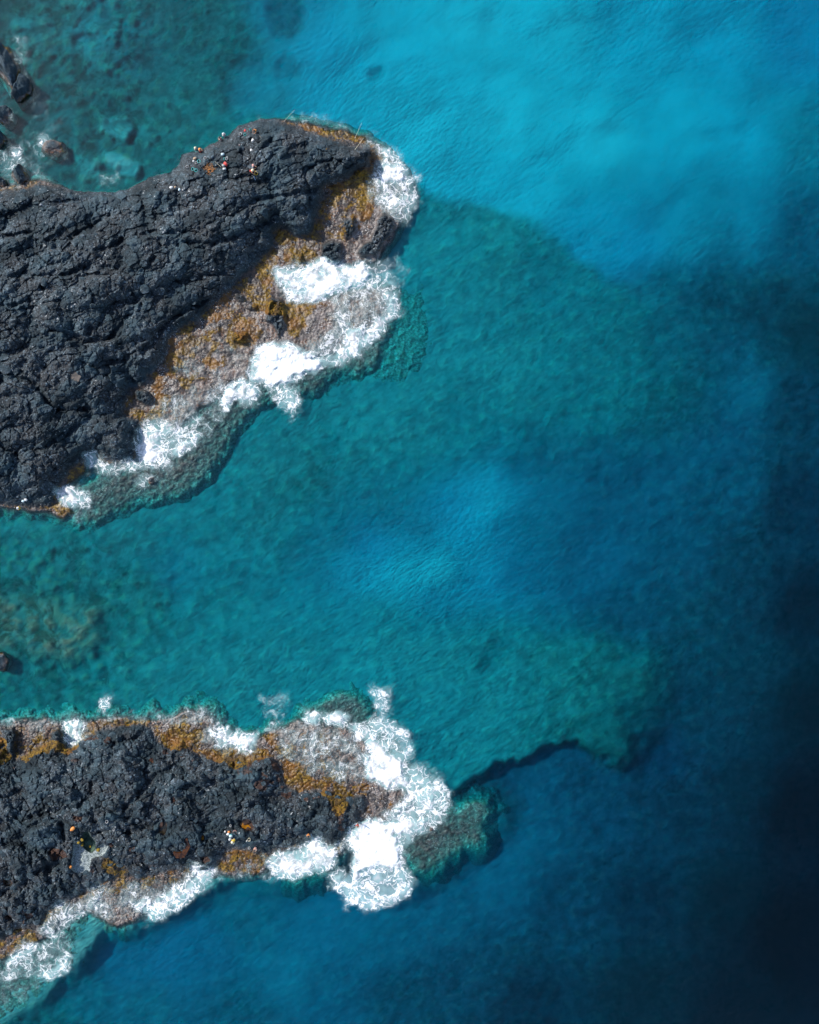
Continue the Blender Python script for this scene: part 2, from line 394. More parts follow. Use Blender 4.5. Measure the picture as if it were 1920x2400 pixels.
for poly, soft, dd, rr in [
    ([(235,270),(300,272),(318,300),(300,335),(258,325),(232,300)], 6, -0.55, 0.8),
    ([(240,352),(280,358),(330,378),(320,420),(280,410),(250,385)], 5, -0.75, 0.7),
    ([(178,365),(215,355),(245,385),(235,425),(195,425),(172,395)], 7, -0.5, 0.9),
    ([(-60,1395),(60,1392),(150,1410),(240,1430),(235,1500),(160,1550),(60,1535),(-60,1500)], 30, -0.95, 1.0),
    ([(30,20),(120,10),(110,120),(60,180),(20,120)], 22, -0.2, 0.95),
    ([(800,1330),(880,1290),(1000,1285),(1070,1210),(1085,1150),(1160,1125),(1230,1160),(1190,1240),(1205,1320),(1160,1380),(1080,1405),(1000,1412),(880,1385)], 58, -0.5, 0.1),
    ([(1120,1560),(1140,1520),(1175,1500),(1200,1510),(1170,1560),(1140,1585)], 15, 0.6, 0.9),
    ([(930,1900),(1030,1900),(1090,1860),(1145,1845),(1205,1885),(1195,1930),(1130,2000),(1070,2030),(1025,2075),(960,2080),(900,2030)], 34, -2.6, 0.75),
    ([(-420,2600),(-420,2350),(0,2260),(120,2180),(250,2140),(330,2150),(450,2080),(520,2040),(640,2030),(770,2010),(800,2060),(700,2090),(560,2075),(450,2130),(340,2195),(240,2205),(190,2275),(90,2360),(0,2410)], 34, -2.0, 0.75)]:
    b = blob(poly, soft, 6)
    m_reef = lerp(m_reef, rr, b); m_depth = m_depth + dd * b
m_depth = np.maximum(m_depth, 0.55)
m_brown = np.maximum(0.85 * blob([(-60,1395),(60,1392),(150,1410),(240,1430),(235,1500),(160,1550),(60,1535),(-60,1500)], 34), 0.5 * blob([(20,110),(90,100),(110,200),(80,280),(120,380),(40,330),(20,220)], 26))

print('fields ready')
# signed distances used by the headlands
M = {k: sdf(p) for k, p in dict(UP_OUT=UP_OUT, UP_DRY=UP_DRY, UP_SUB=UP_SUB, UP_REEF=UP_REEF, LO_OUT=LO_OUT, LO_DRY=LO_DRY, LO_SUB=LO_SUB, LO_ARM=LO_ARM, LO_SUB2=LO_SUB2, LO_SUB3=LO_SUB3, LO_SUB4=LO_SUB4).items()}

# dark lava knobs that stand up from the algae shelves, and holes
UP_KNOBS = [[(872,560),(880,520),(900,500),(918,508),(926,530),(905,565),(880,598),(845,598),(832,590),(850,575)],[(756,575),(775,565),(800,570),(800,600),(785,618),(765,612),(752,595)],[(622,720),(635,690),(660,700),(668,735),(660,780),(655,790),(635,760),(620,750)],[(546,782),(560,772),(580,780),(578,800),(556,806),(546,796)],[(805,515),(830,508),(838,540),(815,560),(800,545)],[(552,688),(570,694),(566,708),(550,704)],[(585,712),(605,712),(600,724),(580,722)],[(830,352),(868,346),(880,360),(862,378),(840,372)],[(835,395),(855,392),(860,408),(840,412)],[(312,912),(350,915),(360,935),(340,950),(315,940)],[(690,600),(705,592),(712,612),(700,618)]]
LO_KNOBS = [[(0,1708),(30,1706),(38,1725),(34,1770),(20,1760),(8,1730)],[(122,1712),(138,1708),(150,1720),(140,1732),(125,1732)],[(825,1868),(850,1862),(862,1885),(850,1905),(830,1900)]]
m_upknob = np.max([sdf(p, 40) for p in UP_KNOBS], 0)
m_loknob = np.max([sdf(p, 40) for p in LO_KNOBS], 0)
# tide pools: hollows in the lava
POOLS = {'amber': [(563,1932),(572,1921),(581,1920),(588,1924),(592,1934),(595,1941),(588,1947),(577,1946),(567,1940)]}
LO_HOLES = [[(375,1928),(385,1925),(392,1935),(388,1955),(378,1962),(370,1950)],[(405,1998),(425,2000),(435,1985),(428,1968),(438,1962),(446,1985),(432,2010),(412,2012)],[(466,1956),(476,1955),(480,1968),(472,1970)],[(400,1870),(408,1868),(410,1880),(404,1882)],[(350,1778),(358,1778),(362,1790),(354,1792)],[(300,1988),(316,1980),(318,1998),(304,2002)],[(255,1975),(270,1972),(268,1988),(258,1988)],[(170,1910),(195,1912),(190,1928),(172,1924)],[(5,2058),(25,2062),(35,2075),(20,2078),(5,2072)],[(465,1935),(471,1935),(470,1950),(465,1948)],[(55,2140),(75,2135),(80,2150),(60,2156)],[(10,2146),(26,2144),(28,2154),(12,2156)],[(110,1985),(150,1990),(160,2010),(120,2020)],[(470,2010),(490,2005),(496,2018),(476,2022)]]
m_lohole = np.max([sdf(p, 30) for p in LO_HOLES], 0)
m_lopool = sdf(POOLS['amber'], 30)
PALE_PATCH = [(168,1978),(182,1980),(200,1982),(220,1990),(245,1978),(256,1982),(246,2000),(236,2008),(212,2010),(210,2040),(206,2048),(186,2046),(168,2040),(172,2010)]
m_pale = sdf(PALE_PATCH, 30)
GREEN_POOL = [(196,1952),(203,1948),(212,1960),(222,1972),(224,1990),(214,1998),(200,1988),(190,1980)]
m_green = sdf(GREEN_POOL, 30)
ALGAE = [([(830,400),(870,395),(882,420),(885,470),(870,500),(850,520),(830,500),(835,470),(815,450),(820,420)],1.0),([(868,345),(905,350),(915,370),(890,385),(865,375)],.8),
 ([(655,585),(690,575),(740,585),(750,605),(715,628),(690,632),(672,620),(665,600)],1.0),([(620,600),(650,580),(658,610),(645,650),(630,690),(610,690),(605,650)],.8),
 ([(580,690),(620,685),(640,695),(680,700),(720,700),(745,700),(762,712),(720,740),(705,790),(672,800),(660,740),(600,730)],.9),([(528,760),(560,740),(600,745),(622,780),(600,812),(540,822)],.8),
 ([(500,795),(512,798),(506,820),(492,835),(515,850),(502,872),(475,850),(480,830)],1.15),([(400,800),(450,780),(458,840),(420,872),(385,862)],.7),([(418,885),(450,888),(447,912),(420,908)],1.0),
 ([(370,918),(412,930),(392,960),(355,992),(338,982),(358,950)],.95),([(196,1075),(208,1100),(182,1127),(148,1142),(163,1115)],.95),([(128,1165),(160,1190),(176,1207),(150,1214),(122,1197)],.9),
 ([(690,286),(740,294),(800,306),(850,320),(882,338),(870,346),(820,332),(760,318),(700,302)],.9),([(740,560),(790,520),(830,505),(835,560),(800,570)],.55),([(520,700),(590,660),(620,640),(600,700),(540,740)],.5),
 ([(-60,1720),(15,1735),(28,1778),(0,1790),(-60,1790)],1.0),([(45,1778),(95,1745),(120,1733),(160,1750),(190,1722),(204,1735),(165,1768),(125,1758),(60,1786)],1.0),([(178,1718),(200,1693),(280,1683),(357,1688),(352,1702),(280,1699),(210,1710)],.9),
 ([(372,1742),(400,1700),(435,1680),(447,1700),(432,1720),(470,1700),(478,1732),(440,1752),(400,1757)],1.0),([(458,1755),(600,1748),(645,1772),(580,1792),(560,1802),(500,1792)],.95),([(610,1722),(650,1712),(660,1765),(640,1775)],.7),
 ([(658,1780),(720,1798),(742,1832),(702,1852),(675,1852),(660,1815)],1.0),([(748,1838),(800,1833),(828,1860),(822,1892),(790,1912),(768,1882),(750,1866)],.9),([(505,2032),(560,1993),(620,2003),(642,2022),(600,2048),(530,2048)],.75),
 ([(-20,2245),(40,2198),(75,2188),(88,2200),(50,2228),(5,2250)],.95),([(240,2008),(300,2030),(332,2052),(280,2054),(236,2040)],.6),([(700,1720),(760,1715),(800,1750),(760,1790),(700,1770)],.45)]
m_alg = np.zeros(GU.shape, f32)
for p_, s_ in ALGAE:
    m_alg = np.maximum(m_alg, s_ * sstep(-9, 7, sdf(p_, 40)))
# ledges: dark step lines of the flows on the upper headland
UP_LEDGES = [[(230,585),(300,560),(370,545),(450,545),(520,520),(600,470),(690,455),(760,440)],[(420,570),(480,575),(540,560),(600,530),(650,520)],[(120,770),(200,800),(260,790),(300,740),(330,690),(420,660),(520,640)],[(380,830),(360,860),(320,900),(250,960),(180,1000),(110,1040)],[(60,640),(130,650),(230,620),(310,640),(360,610)],[(250,850),(330,830),(390,760),(440,720),(520,690)],[(170,560),(230,520),(260,500)],[(590,330),(620,345),(640,325)],[(560,420),(610,430),(650,400)],[(0,560),(70,545),(110,580)],[(20,880),(80,900),(130,960),(200,960)],[(290,670),(330,700),(330,730)]]
m_upledge = np.minimum.reduce([sdline(p) for p in UP_LEDGES])
LO_LEDGES = [[(0,1922),(60,1922),(120,1905),(180,1895),(210,1870),(220,1840)],[(60,1960),(90,1925),(140,1925),(150,1960)],[(215,1910),(240,1950),(300,1955),(370,1930)],[(280,1900),(310,1880),(350,1830),(400,1800),(430,1800)],[(480,1820),(560,1850),(620,1870),(700,1862)],[(520,1975),(560,1985),(620,1985),(690,1965),(740,1950)],[(300,2020),(350,2035),(420,2030),(500,2010)],[(90,1990),(120,2050),(110,2090)]]
m_loledge = np.minimum.reduce([sdline(p) for p in LO_LEDGES])
print('sdf ready')

def rise(d, xs, ys):
    return np.interp(d, xs, ys).astype(f32)
def headland(name, box, step, which):
    u = np.arange(box[0], box[2], step, dtype=f32); v = np.arange(box[1], box[3], step, dtype=f32)
    U, V = np.meshgrid(u, v)
    x, y = U / PPM, V / PPM
    up = which == 'UP'
    w1, w2 = fbm(U / 34, V / 34, 4, 11), fbm(U / 34, V / 34, 4, 23)
    Uw, Vw = U + w1 * 7, V + w2 * 7
    do = samp(M[which + '_OUT'], Uw, Vw) / PPM
    dd = samp(M[which + '_DRY'], Uw, Vw) / PPM
    n1 = fbm(x / 3.2, y / 3.2, 4, 41)
    n2 = fbm(x / 0.9, y / 0.9, 4, 51)
    # shelf at the waterline
    hs = rise(do, [-7, -1.6, -0.4, 0.3, 2, 9], [-9, -3.4, -0.6, 0.10, 0.34, 0.62])
    if up:
        lee = sstep(690, 630, U) * sstep(520, 470, V) * sstep(120, 170, U)
        hs = lerp(hs, rise(do, [-3, -0.22, 0.04, 1, 9], [-9, -5.0, 0.05, 0.4, 0.7]), lee)
    bed = samp(m_depth, U, V)
    subs = [('SUB', -0.40)] + ([('REEF', -1.45)] if up else [('ARM', -1.5), ('SUB2', -0.55), ('SUB3', -0.42), ('SUB4', -0.7)])
    for s, top in subs:
        ds = samp(M[which + '_' + s], U + w1 * 12 + n1 * 16, V + w2 * 12 + n1 * 10) / PPM - (3.0 if s == 'ARM' else 0.5)
        q_ = ds + 1.0 * n1
        run = lerp(-bed - 0.5, top + 0.2 * sstep(0.6, 4, q_), sstep(-(1.6 + 0.6 * bed), 0.9, q_))
        hs = np.maximum(hs, run + 0.30 * n2 * sstep(-3, .5, ds))
    f1, f2, ra, rb, ox, oy = voronoi(x / 0.85 + n1 * 0.5, y / 0.85 + w2 * 0.6, 61)
    shelf_rough = (0.36 * n1 + 0.20 * n2 + (0.02 if up else 0.12) * sstep(0.0, 0.3, f2 - f1) - 0.08 + (0.05 if up else 0.2) * (ra - 0.5) + 0.10 * fbm(x / 0.35, y / 0.35, 3, 57)) * sstep(-2.5, 0.3, do)
    hs = hs + shelf_rough
    # dry lava
    if up:
        ca, sa = math.cos(math.radians(28)), math.sin(math.radians(28))
        a, b = x * ca - y * sa, x * sa + y * ca          # a runs along the flows
        wa = fbm(a / 7, b / 3.5, 4, 71); wb = fbm(a / 6, b / 4, 4, 83)
        flow = fbm((a + 3.0 * wa) / 7.0, (b + 3.0 * wb) / 5.0, 4, 91)
        t = flow * 3.4 + 9
        terr = np.floor(t) + sstep(0.62, 0.98, t - np.floor(t))
        c0 = voronoi((a + 1.6 * wa) / 4.6 + n1 * .16, (b + 1.6 * wb) / 3.8 + w2 * .16, 97)
        lobe = 0.85 * (1 - np.clip(c0[0] / 0.8, 0, 1) ** 2) + 0.75 * (c0[2] - .5)
        hd = 0.10 * (terr - 9) + 0.9 * flow + lobe
        c1 = voronoi(a / 1.55 + wa * 0.9 + .10 * n2, b / 1.35 + wb * 0.9 + .08 * w1, 101)
        c2 = voronoi(a / 0.75 + wb * 1.5 + .12 * n2, b / 0.6 + wa * 1.5, 113)
        rope = fbm(a / 1.6 + 1.3 * wa, b / 0.34 + 2.8 * wb, 3, 127, 0.55, True)
        pl = 0.24 * sstep(0.0, 0.10, c1[1] - c1[0]) + 0.46 * (c1[2] - 0.5) + 0.42 * ((c1[3] - .5) * c1[4] + (c1[2] - .5) * c1[5])
        rub = sstep(-0.25, 0.4, fbm(x / 4.2, y / 4.2, 4, 145))
        sm = (0.02 + 0.10 * rub) * sstep(0.0, 0.16, c2[1] - c2[0]) + (0.03 + 0.15 * rub) * (c2[2] - 0.5)
        mid = fbm(x / 1.3, y / 1.3, 5, 131, 0.55)
        hd = hd + pl + sm + 0.11 * rope * (1.2 - rub) + 0.22 * mid
        led = samp(m_upledge, U + w1 * 9, V + w2 * 9) / PPM
        hd = hd - 0.95 * (1 - sstep(0.05, 0.75, led)) * (0.35 + 0.65 * sstep(-0.3, 0.12, fbm(x / 2.6, y / 2.6, 3, 147)))
        pits = sstep(0.38, 0.55, fbm(x / 4.5, y / 4.5, 3, 141))
        hd = hd - 0.8 * pits
        lift = lerp(rise(dd, [-0.6, 0, 0.9, 3, 8, 20], [0, 0.15, 1.5, 2.4, 3.6, 5.0]), rise(dd, [-0.6, 0, 1.2, 3.5, 8, 20], [0, 0.15, 0.7, 2.0, 3.4, 5.0]), sstep(380, 560, V - 0.1 * U))
        tone = 0.34 * c1[2] + 0.18 * c2[2] + 0.6 * sstep(-0.5, 0.5, fbm(x / 5, y / 5, 5, 151)) + 0.25 * (c0[3] - .5) - 0.2
        crack = np.minimum(sstep(0, 0.07, c1[1] - c1[0]), 0.4 + 0.6 * sstep(0, .10, c2[1] - c2[0]))
    else:
        wa = fbm(x / 5, y / 5, 4, 171); wb = fbm(x / 5, y / 5, 4, 183)
        base = fbm(x / 7 + .3 * wa, y / 5 + .3 * wb, 4, 191)
        t = base * 2.6 + 9
        terr = np.floor(t) + sstep(0.55, 0.98, t - np.floor(t))
        hd = 0.6 * (terr - 9) + 0.7 * base
        c0 = voronoi(x / 4.6 + wa * .5, y / 3.6 + wb * .5, 195)
        mound = 0.6 * (1 - np.clip(c0[0] / 0.75, 0, 1) ** 2) + 0.4 * (c0[2] - .5)
        big = np.zeros_like(x)
        for mu, mv, ru, rv, mh in [(100,1962,46,30,1.0),(262,1934,40,28,1.0),(130,1830,95,48,0.8),(300,1826,42,36,0.7),(385,1985,60,32,0.6),(250,1752,85,34,0.6),(565,1968,52,24,0.7),(60,1888,62,30,0.5),(620,1920,50,26,0.5),(560,1815,55,20,0.5),(230,2060,40,22,0.4),(60,2120,50,30,0.5)]:
            q = ((U + w1 * 8 - mu) / ru) ** 2 + ((V + w2 * 8 - mv) / rv) ** 2
            big = np.maximum(big, mh * sstep(1.15, 0.35, q))
        mound = mound + big
        c1 = voronoi(x / 1.6 + wa * 0.5 + .10 * n2, y / 1.3 + wb * 0.5, 201)
        c2 = voronoi(x / 0.58 + wb * 0.8 + .15 * n2, y / 0.52 + wa * 0.8, 213)
        pil = 1 - np.clip(c1[0] / 0.7, 0, 1) ** 2
        pl = 0.22 * sstep(0.0, 0.10, c1[1] - c1[0]) + 0.14 * pil + 0.26 * (c1[2] - 0.5) + 0.30 * ((c1[3] - .5) * c1[4] + (c1[2] - .5) * c1[5])
        rub = sstep(0.05, 0.45, fbm(x / 3, y / 3, 3, 223))
        sm = (0.02 + 0.12 * rub) * sstep(0.0, 0.18, c2[1] - c2[0]) + (0.03 + 0.15 * rub) * (c2[2] - 0.5)
        mid = fbm(x / 1.1, y / 1.1, 5, 231, 0.6)
        hd = hd + mound + pl + sm + 0.14 * mid
        led = samp(m_loledge, U + w1 * 8, V + w2 * 8) / PPM
        hd = hd - 0.7 * (1 - sstep(0.05, 0.8, led))
        pits = sstep(0.30, 0.5, fbm(x / 3.2, y / 3.2, 4, 241))
        hd = hd - 0.6 * pits
        lift = rise(dd, [-0.6, 0, 0.9, 3, 8, 14], [0, 0.12, 0.7, 1.3, 2.2, 2.8])
        tone = 0.42 * c1[2] + 0.16 * c2[2] + 0.45 * sstep(-0.5, 0.5, fbm(x / 4, y / 4, 4, 251)) + 0.30 * big - 0.25
        crack = np.minimum(sstep(0, 0.07, c1[1] - c1[0]), sstep(0, .10, c2[1] - c2[0]) + (1 - rub) * .7)
    dry = sstep(-0.35, 0.7, dd + 0.35 * n2)
    h = hs + dry * (lift + hd * sstep(-0.2, 2.2, dd))
    kn = samp(m_upknob if up else m_loknob, U + w1 * 9, V + w2 * 9) / PPM
    kd = sstep(-0.25, 0.5, kn)
    h = h + kd * (0.75 + 0.5 * n2 + 0.35 * (c2[2] - .5) + 0.25 * sstep(0, .25, c2[1] - c2[0]))
    hole = np.zeros_like(h); pale = np.zeros_like(h)
    if not up:
        hh = samp(m_lohole, U + w1 * 6, V + w2 * 6) / PPM
        hole = sstep(-0.25, 0.25, hh)
        pp = samp(m_lopool, U, V) / PPM
        hole = np.maximum(hole, sstep(-0.25, 0.1, pp))
        pa = sstep(-0.3, 0.2, samp(m_pale, U + w1 * 8, V + w2 * 8) / PPM)
        gp = sstep(-0.2, 0.2, samp(m_green, U + w1 * 4, V + w2 * 4) / PPM)
        flat = np.maximum(pa, gp)
        lo = lerp(h, 1.75 + 0.10 * n2 + 0.06 * c2[2], flat * 0.9)
        h = lo - 0.5 * gp
        h = h - hole * 0.55
        pale = pa * (1 - gp)
        M['LO_GREEN'] = gp
    dryk = np.maximum(dry, kd)
    # what grows where: the shelf between dry rock and sea
    zone = np.clip(-dd / np.maximum(do - dd, 0.15), 0, 1)       # 0 by the dry rock, 1 at the sea
    g1 = fbm(x / 2.0 + .4 * n2, y / 2.0, 5, 261, 0.6)
    ap = samp(m_alg, U + w1 * 14, V + w2 * 14)
    algae = sstep(0.15, 0.95, ap * 0.95 + 0.9 * g1) * sstep(-0.6, 0.05, do)
    algae = np.maximum(algae, 0.8 * (1 - dryk) * sstep(0.05, 0.50, g1 + 0.40 - zone * 0.55) * sstep(-0.6, 0.05, do))
    bare = np.zeros_like(h)
    if up:                                                         # the lee side of the upper headland stays bare
        bare = sstep(690, 630, U) * sstep(520, 470, V) * sstep(120, 170, U)
        algae = algae * (1 - bare)
    dryk = np.maximum(dryk, bare * sstep(-0.3, 0.1, do))
    rust = sstep(0.05, 0.4, fbm(x / 1.6, y / 1.6, 4, 271) + 0.12) * (1 - dryk) * sstep(-1, 0.1, do)
    if not up:
        rust = np.maximum(rust, hole)
        seep = sstep(0.22, 0.42, fbm(x / 2.6, y / 2.2, 4, 281)) * sstep(6, 1, dd) * dryk
        seep = np.maximum(seep, sstep(0.0, 0.35, fbm(x / 2.2, y / 2.2, 4, 291) + 0.10) * sstep(470, 620, U) * sstep(1900, 1840, V) * dryk)
        rust = np.maximum(rust, seep * 0.9)
    keep = h > np.maximum(-samp(m_depth, U, V) - 0.6, -4.5)
    keep &= (do > -11)
    X, Y = world_xy(U, V, h)
    attrs = dict(algae=algae, rust=rust, shelf=(1 - dryk), tone=np.clip(tone, 0, 1), crack=lerp(1, crack, dryk), pale=pale, pool=hole, zone=zone, salt=(sstep(120, 20, np.abs(U - 130)) * sstep(90, 20, np.abs(V - 720)) if up else 0 * U))
    if not up:
        attrs['moss'] = M['LO_GREEN']
    me = grid_mesh(name, X, Y, h, keep, attrs)
    return me, (box, step, h)
me_up, H_UP = headland('lava_headland', (-230, 250, 1030, 1260), 1.5, 'UP')
me_lo, H_LO = headland('lava_headland', (-230, 1590, 1300, 2440), 1.5, 'LO')
print('headlands', len(me_up.polygons), len(me_lo.polygons))
def ground(u, v):
    """height of the rock at a survey point, iterating for its own height"""
    box, step, h = H_UP if v < 1400 else H_LO
    i = int(np.clip((v - box[1]) / step, 0, h.shape[0] - 1)); j = int(np.clip((u - box[0]) / step, 0, h.shape[1] - 1))
    return float(h[i, j])
def place(u, v, dz=0.0):
    z = ground(u, v) + dz
    x, y = world_xy(u, v, z)
    return Vector((x, y, z))

# ------------------------------------------------------------------ lava material
def lava_material(name, cool=1.0, by_height=False):
    t = NT(name)
    fine = t.noise(None, 3.2, 4, 0.65)[0]
    big = t.noise(None, 0.22, 3, 0.6)[0]
    med = t.noise(None, 0.9, 4, 0.62, 0.4)[0]
    tone = t.attr('tone') if not by_height else t.noise(None, 0.7, 3)[0]
    k = t.math('ADD', t.math('MULTIPLY', tone, 0.55), t.math('MULTIPLY', fine, 0.45))
    k = t.smooth(k, 0.22, 0.85)
    base = t.mix(k, (0.005, 0.012, 0.017), (0.040, 0.075, 0.096))
    base = t.mix(t.math('MULTIPLY', t.smooth(big, 0.42, 0.62), 0.45), base, (0.044, 0.041, 0.042))
    # weathered blue-grey bloom and salt flecks on the high faces
    sq = t.smooth(t.math('ABSOLUTE', t.math('SUBTRACT', t.noise(None, 1.1, 3, 0.6, 1.2)[0], 0.5)), 0.05, 0.0)
    bloom = t.math('MULTIPLY', t.math('MAXIMUM', t.smooth(med, 0.52, 0.72), t.math('MULTIPLY', sq, 0.7)), t.math('MULTIPLY', t.smooth(fine, 0.42, 0.62), t.smooth(big, 0.36, 0.58)))
    base = t.mix(t.math('MULTIPLY', bloom, 0.85), base, (0.185, 0.25, 0.30))
    salt = t.math('MULTIPLY', t.smooth(t.noise(None, 0.16, 3)[0], 0.50, 0.62), t.smooth(t.noise(None, 2.2, 4, 0.65)[0], 0.61, 0.69))
    if not by_height:
        salt = t.math('MAXIMUM', salt, t.math('MULTIPLY', t.smooth(t.attr('salt'), 0.1, 0.9), t.smooth(t.noise(None, 1.7, 5, 0.7)[0], 0.60, 0.68)))
        base = t.mix(t.math('MULTIPLY', t.math('SUBTRACT', 1.0, t.attr('crack'), clamp=True), 0.75), base, (0.008, 0.011, 0.013))
    base = t.mix(salt, base, (0.42, 0.44, 0.45))
    if by_height:
        z = t.n('ShaderNodeSeparateXYZ'); t.l(t.n('ShaderNodeNewGeometry').outputs['Position'], z.inputs[0])
        zz = t.math('ADD', z.outputs[2], t.math('MULTIPLY', med, 0.8))
        shelf = t.smooth(zz, 0.95, 0.5)
        algae = t.math('MULTIPLY', shelf, t.smooth(t.noise(None, 1.3, 4)[0], 0.52, 0.62))
        rust = t.smooth(fine, 0.45, 0.6)
        pale = moss = pool = None
    else:
        shelf, algae, rust, pale, pool = (t.attr(a) for a in ('shelf', 'algae', 'rust', 'pale', 'pool'))
        moss = t.attr('moss')
    # wet shelf: pinkish grey coralline crust, brown weed, barnacle specks
    crust = t.mix(t.smooth(med, 0.35, 0.65), (0.050, 0.041, 0.036), (0.185, 0.158, 0.145))
    if not by_height:
        zn = t.smooth(t.math('ADD', t.attr('zone'), t.math('MULTIPLY', t.math('SUBTRACT', med, 0.5), 2.6)), 0.30, 0.90)
        crust = t.mix(zn, t.mix(t.smooth(fine, 0.4, 0.62), (0.022, 0.021, 0.021), (0.10, 0.082, 0.07)), crust)
    crust = t.mix(t.math('MULTIPLY', t.smooth(fine, 0.5, 0.62), 0.6), crust, (0.075, 0.07, 0.065))
    crust = t.mix(t.math('MULTIPLY', rust, t.smooth(fine, 0.42, 0.66)), crust, (0.13, 0.062, 0.034))
    specks = t.math('MULTIPLY', t.smooth(t.noise(None, 5.0, 3, 0.7)[0], 0.57, 0.66), t.smooth(big, 0.46, 0.56))
    crust = t.mix(t.math('MULTIPLY', specks, 0.8), crust, (0.62, 0.61, 0.60))
    col = t.mix(shelf, base, crust)
    gold = t.mix(t.smooth(t.noise(None, 2.4, 6, 0.7)[0], 0.36, 0.64), (0.030, 0.017, 0.006), (0.215, 0.125, 0.010))
    gold = t.mix(t.smooth(algae, 0.75, 0.3), gold, t.mix(t.smooth(fine, 0.4, 0.6), (0.028, 0.017, 0.010), (0.12, 0.058, 0.018)))
    gold = t.mix(t.math('MULTIPLY', t.smooth(big, 0.5, 0.6), 0.6), gold, (0.15, 0.058, 0.012))
    gold = t.mix(t.math('MULTIPLY', t.smooth(t.noise(None, 0.8, 4, 0.6)[0], 0.48, 0.62), 0.7), gold, (0.032, 0.019, 0.009))
    af = t.smooth(t.math('ADD', algae, t.math('MULTIPLY', t.math('SUBTRACT', fine, 0.5), 1.8)), 0.28, 0.80)
    col = t.mix(t.math('MULTIPLY', af, t.smooth(algae, 0.02, 0.2)), col, gold)
    if not by_height:
        rf = t.smooth(t.math('ADD', rust, t.math('SUBTRACT', fine, 0.5)), 0.5, 0.8)
        dr = t.math('MULTIPLY', t.math('SUBTRACT', 1.0, shelf, clamp=True), rf)
        col = t.mix(t.math('MULTIPLY', dr, 0.72), col, (0.060, 0.024, 0.012))
        pf = t.smooth(t.math('ADD', pale, t.math('MULTIPLY', t.math('SUBTRACT', fine, 0.5), 0.9)), 0.42, 0.62)
        col = t.mix(t.math('MULTIPLY', pf, t.smooth(pale, 0.02, 0.2)), col, t.mix(t.smooth(t.noise(None, 5.5, 4)[0], .42, .56), (0.11, 0.14, 0.14), (0.30, 0.34, 0.34)))
        col = t.mix(moss, col, t.mix(t.smooth(med, .4, .6), (0.022, 0.045, 0.03), (0.07, 0.12, 0.085)))
    # below the waterline the rock is overgrown
    z2 = t.n('ShaderNodeSeparateXYZ'); t.l(t.n('ShaderNodeNewGeometry').outputs['Position'], z2.inputs[0])
    sub = t.smooth(t.math('ADD', z2.outputs[2], t.math('MULTIPLY', t.math('SUBTRACT', med, 0.5), 0.5)), -0.25, -0.75)
    over = t.mix(t.smooth(fine, 0.38, 0.62), (0.20, 0.20, 0.165), (0.50, 0.49, 0.42))
    over = t.mix(t.smooth(med, 0.5, 0.66), over, (0.24, 0.27, 0.19))
    deepr = t.mix(t.smooth(fine, 0.35, 0.65), tuple(REEF * 0.72), tuple(REEF * 1.25))
    over = t.mix(t.smooth(z2.outputs[2], -0.9, -2.3), over, deepr)
    col = t.mix(sub, col, over)
    rough = t.math('SUBTRACT', 0.86, t.math('MULTIPLY', shelf, 0.48))
    nrm = t.bump(t.noise(None, 2.1, 5, 0.68, 0.6)[0], 0.42, 0.25)
    return t.done(t.principled(col, rough, nrm, 0.35))
MAT_LAVA = lava_material('lava_rock')
MAT_BOULDER = lava_material('lava_boulder', by_height=True)
up = link('lava_headland', me_up, None, [MAT_LAVA])
tag(up, 'broad dark lava headland with anglers, reaching from the cliff to a foam-washed tip', kind='structure')
lo = link('lava_headland', me_lo, None, [MAT_LAVA])
tag(lo, 'narrow blocky lava headland with a golden tide pool and surf bursting at its end', kind='structure')

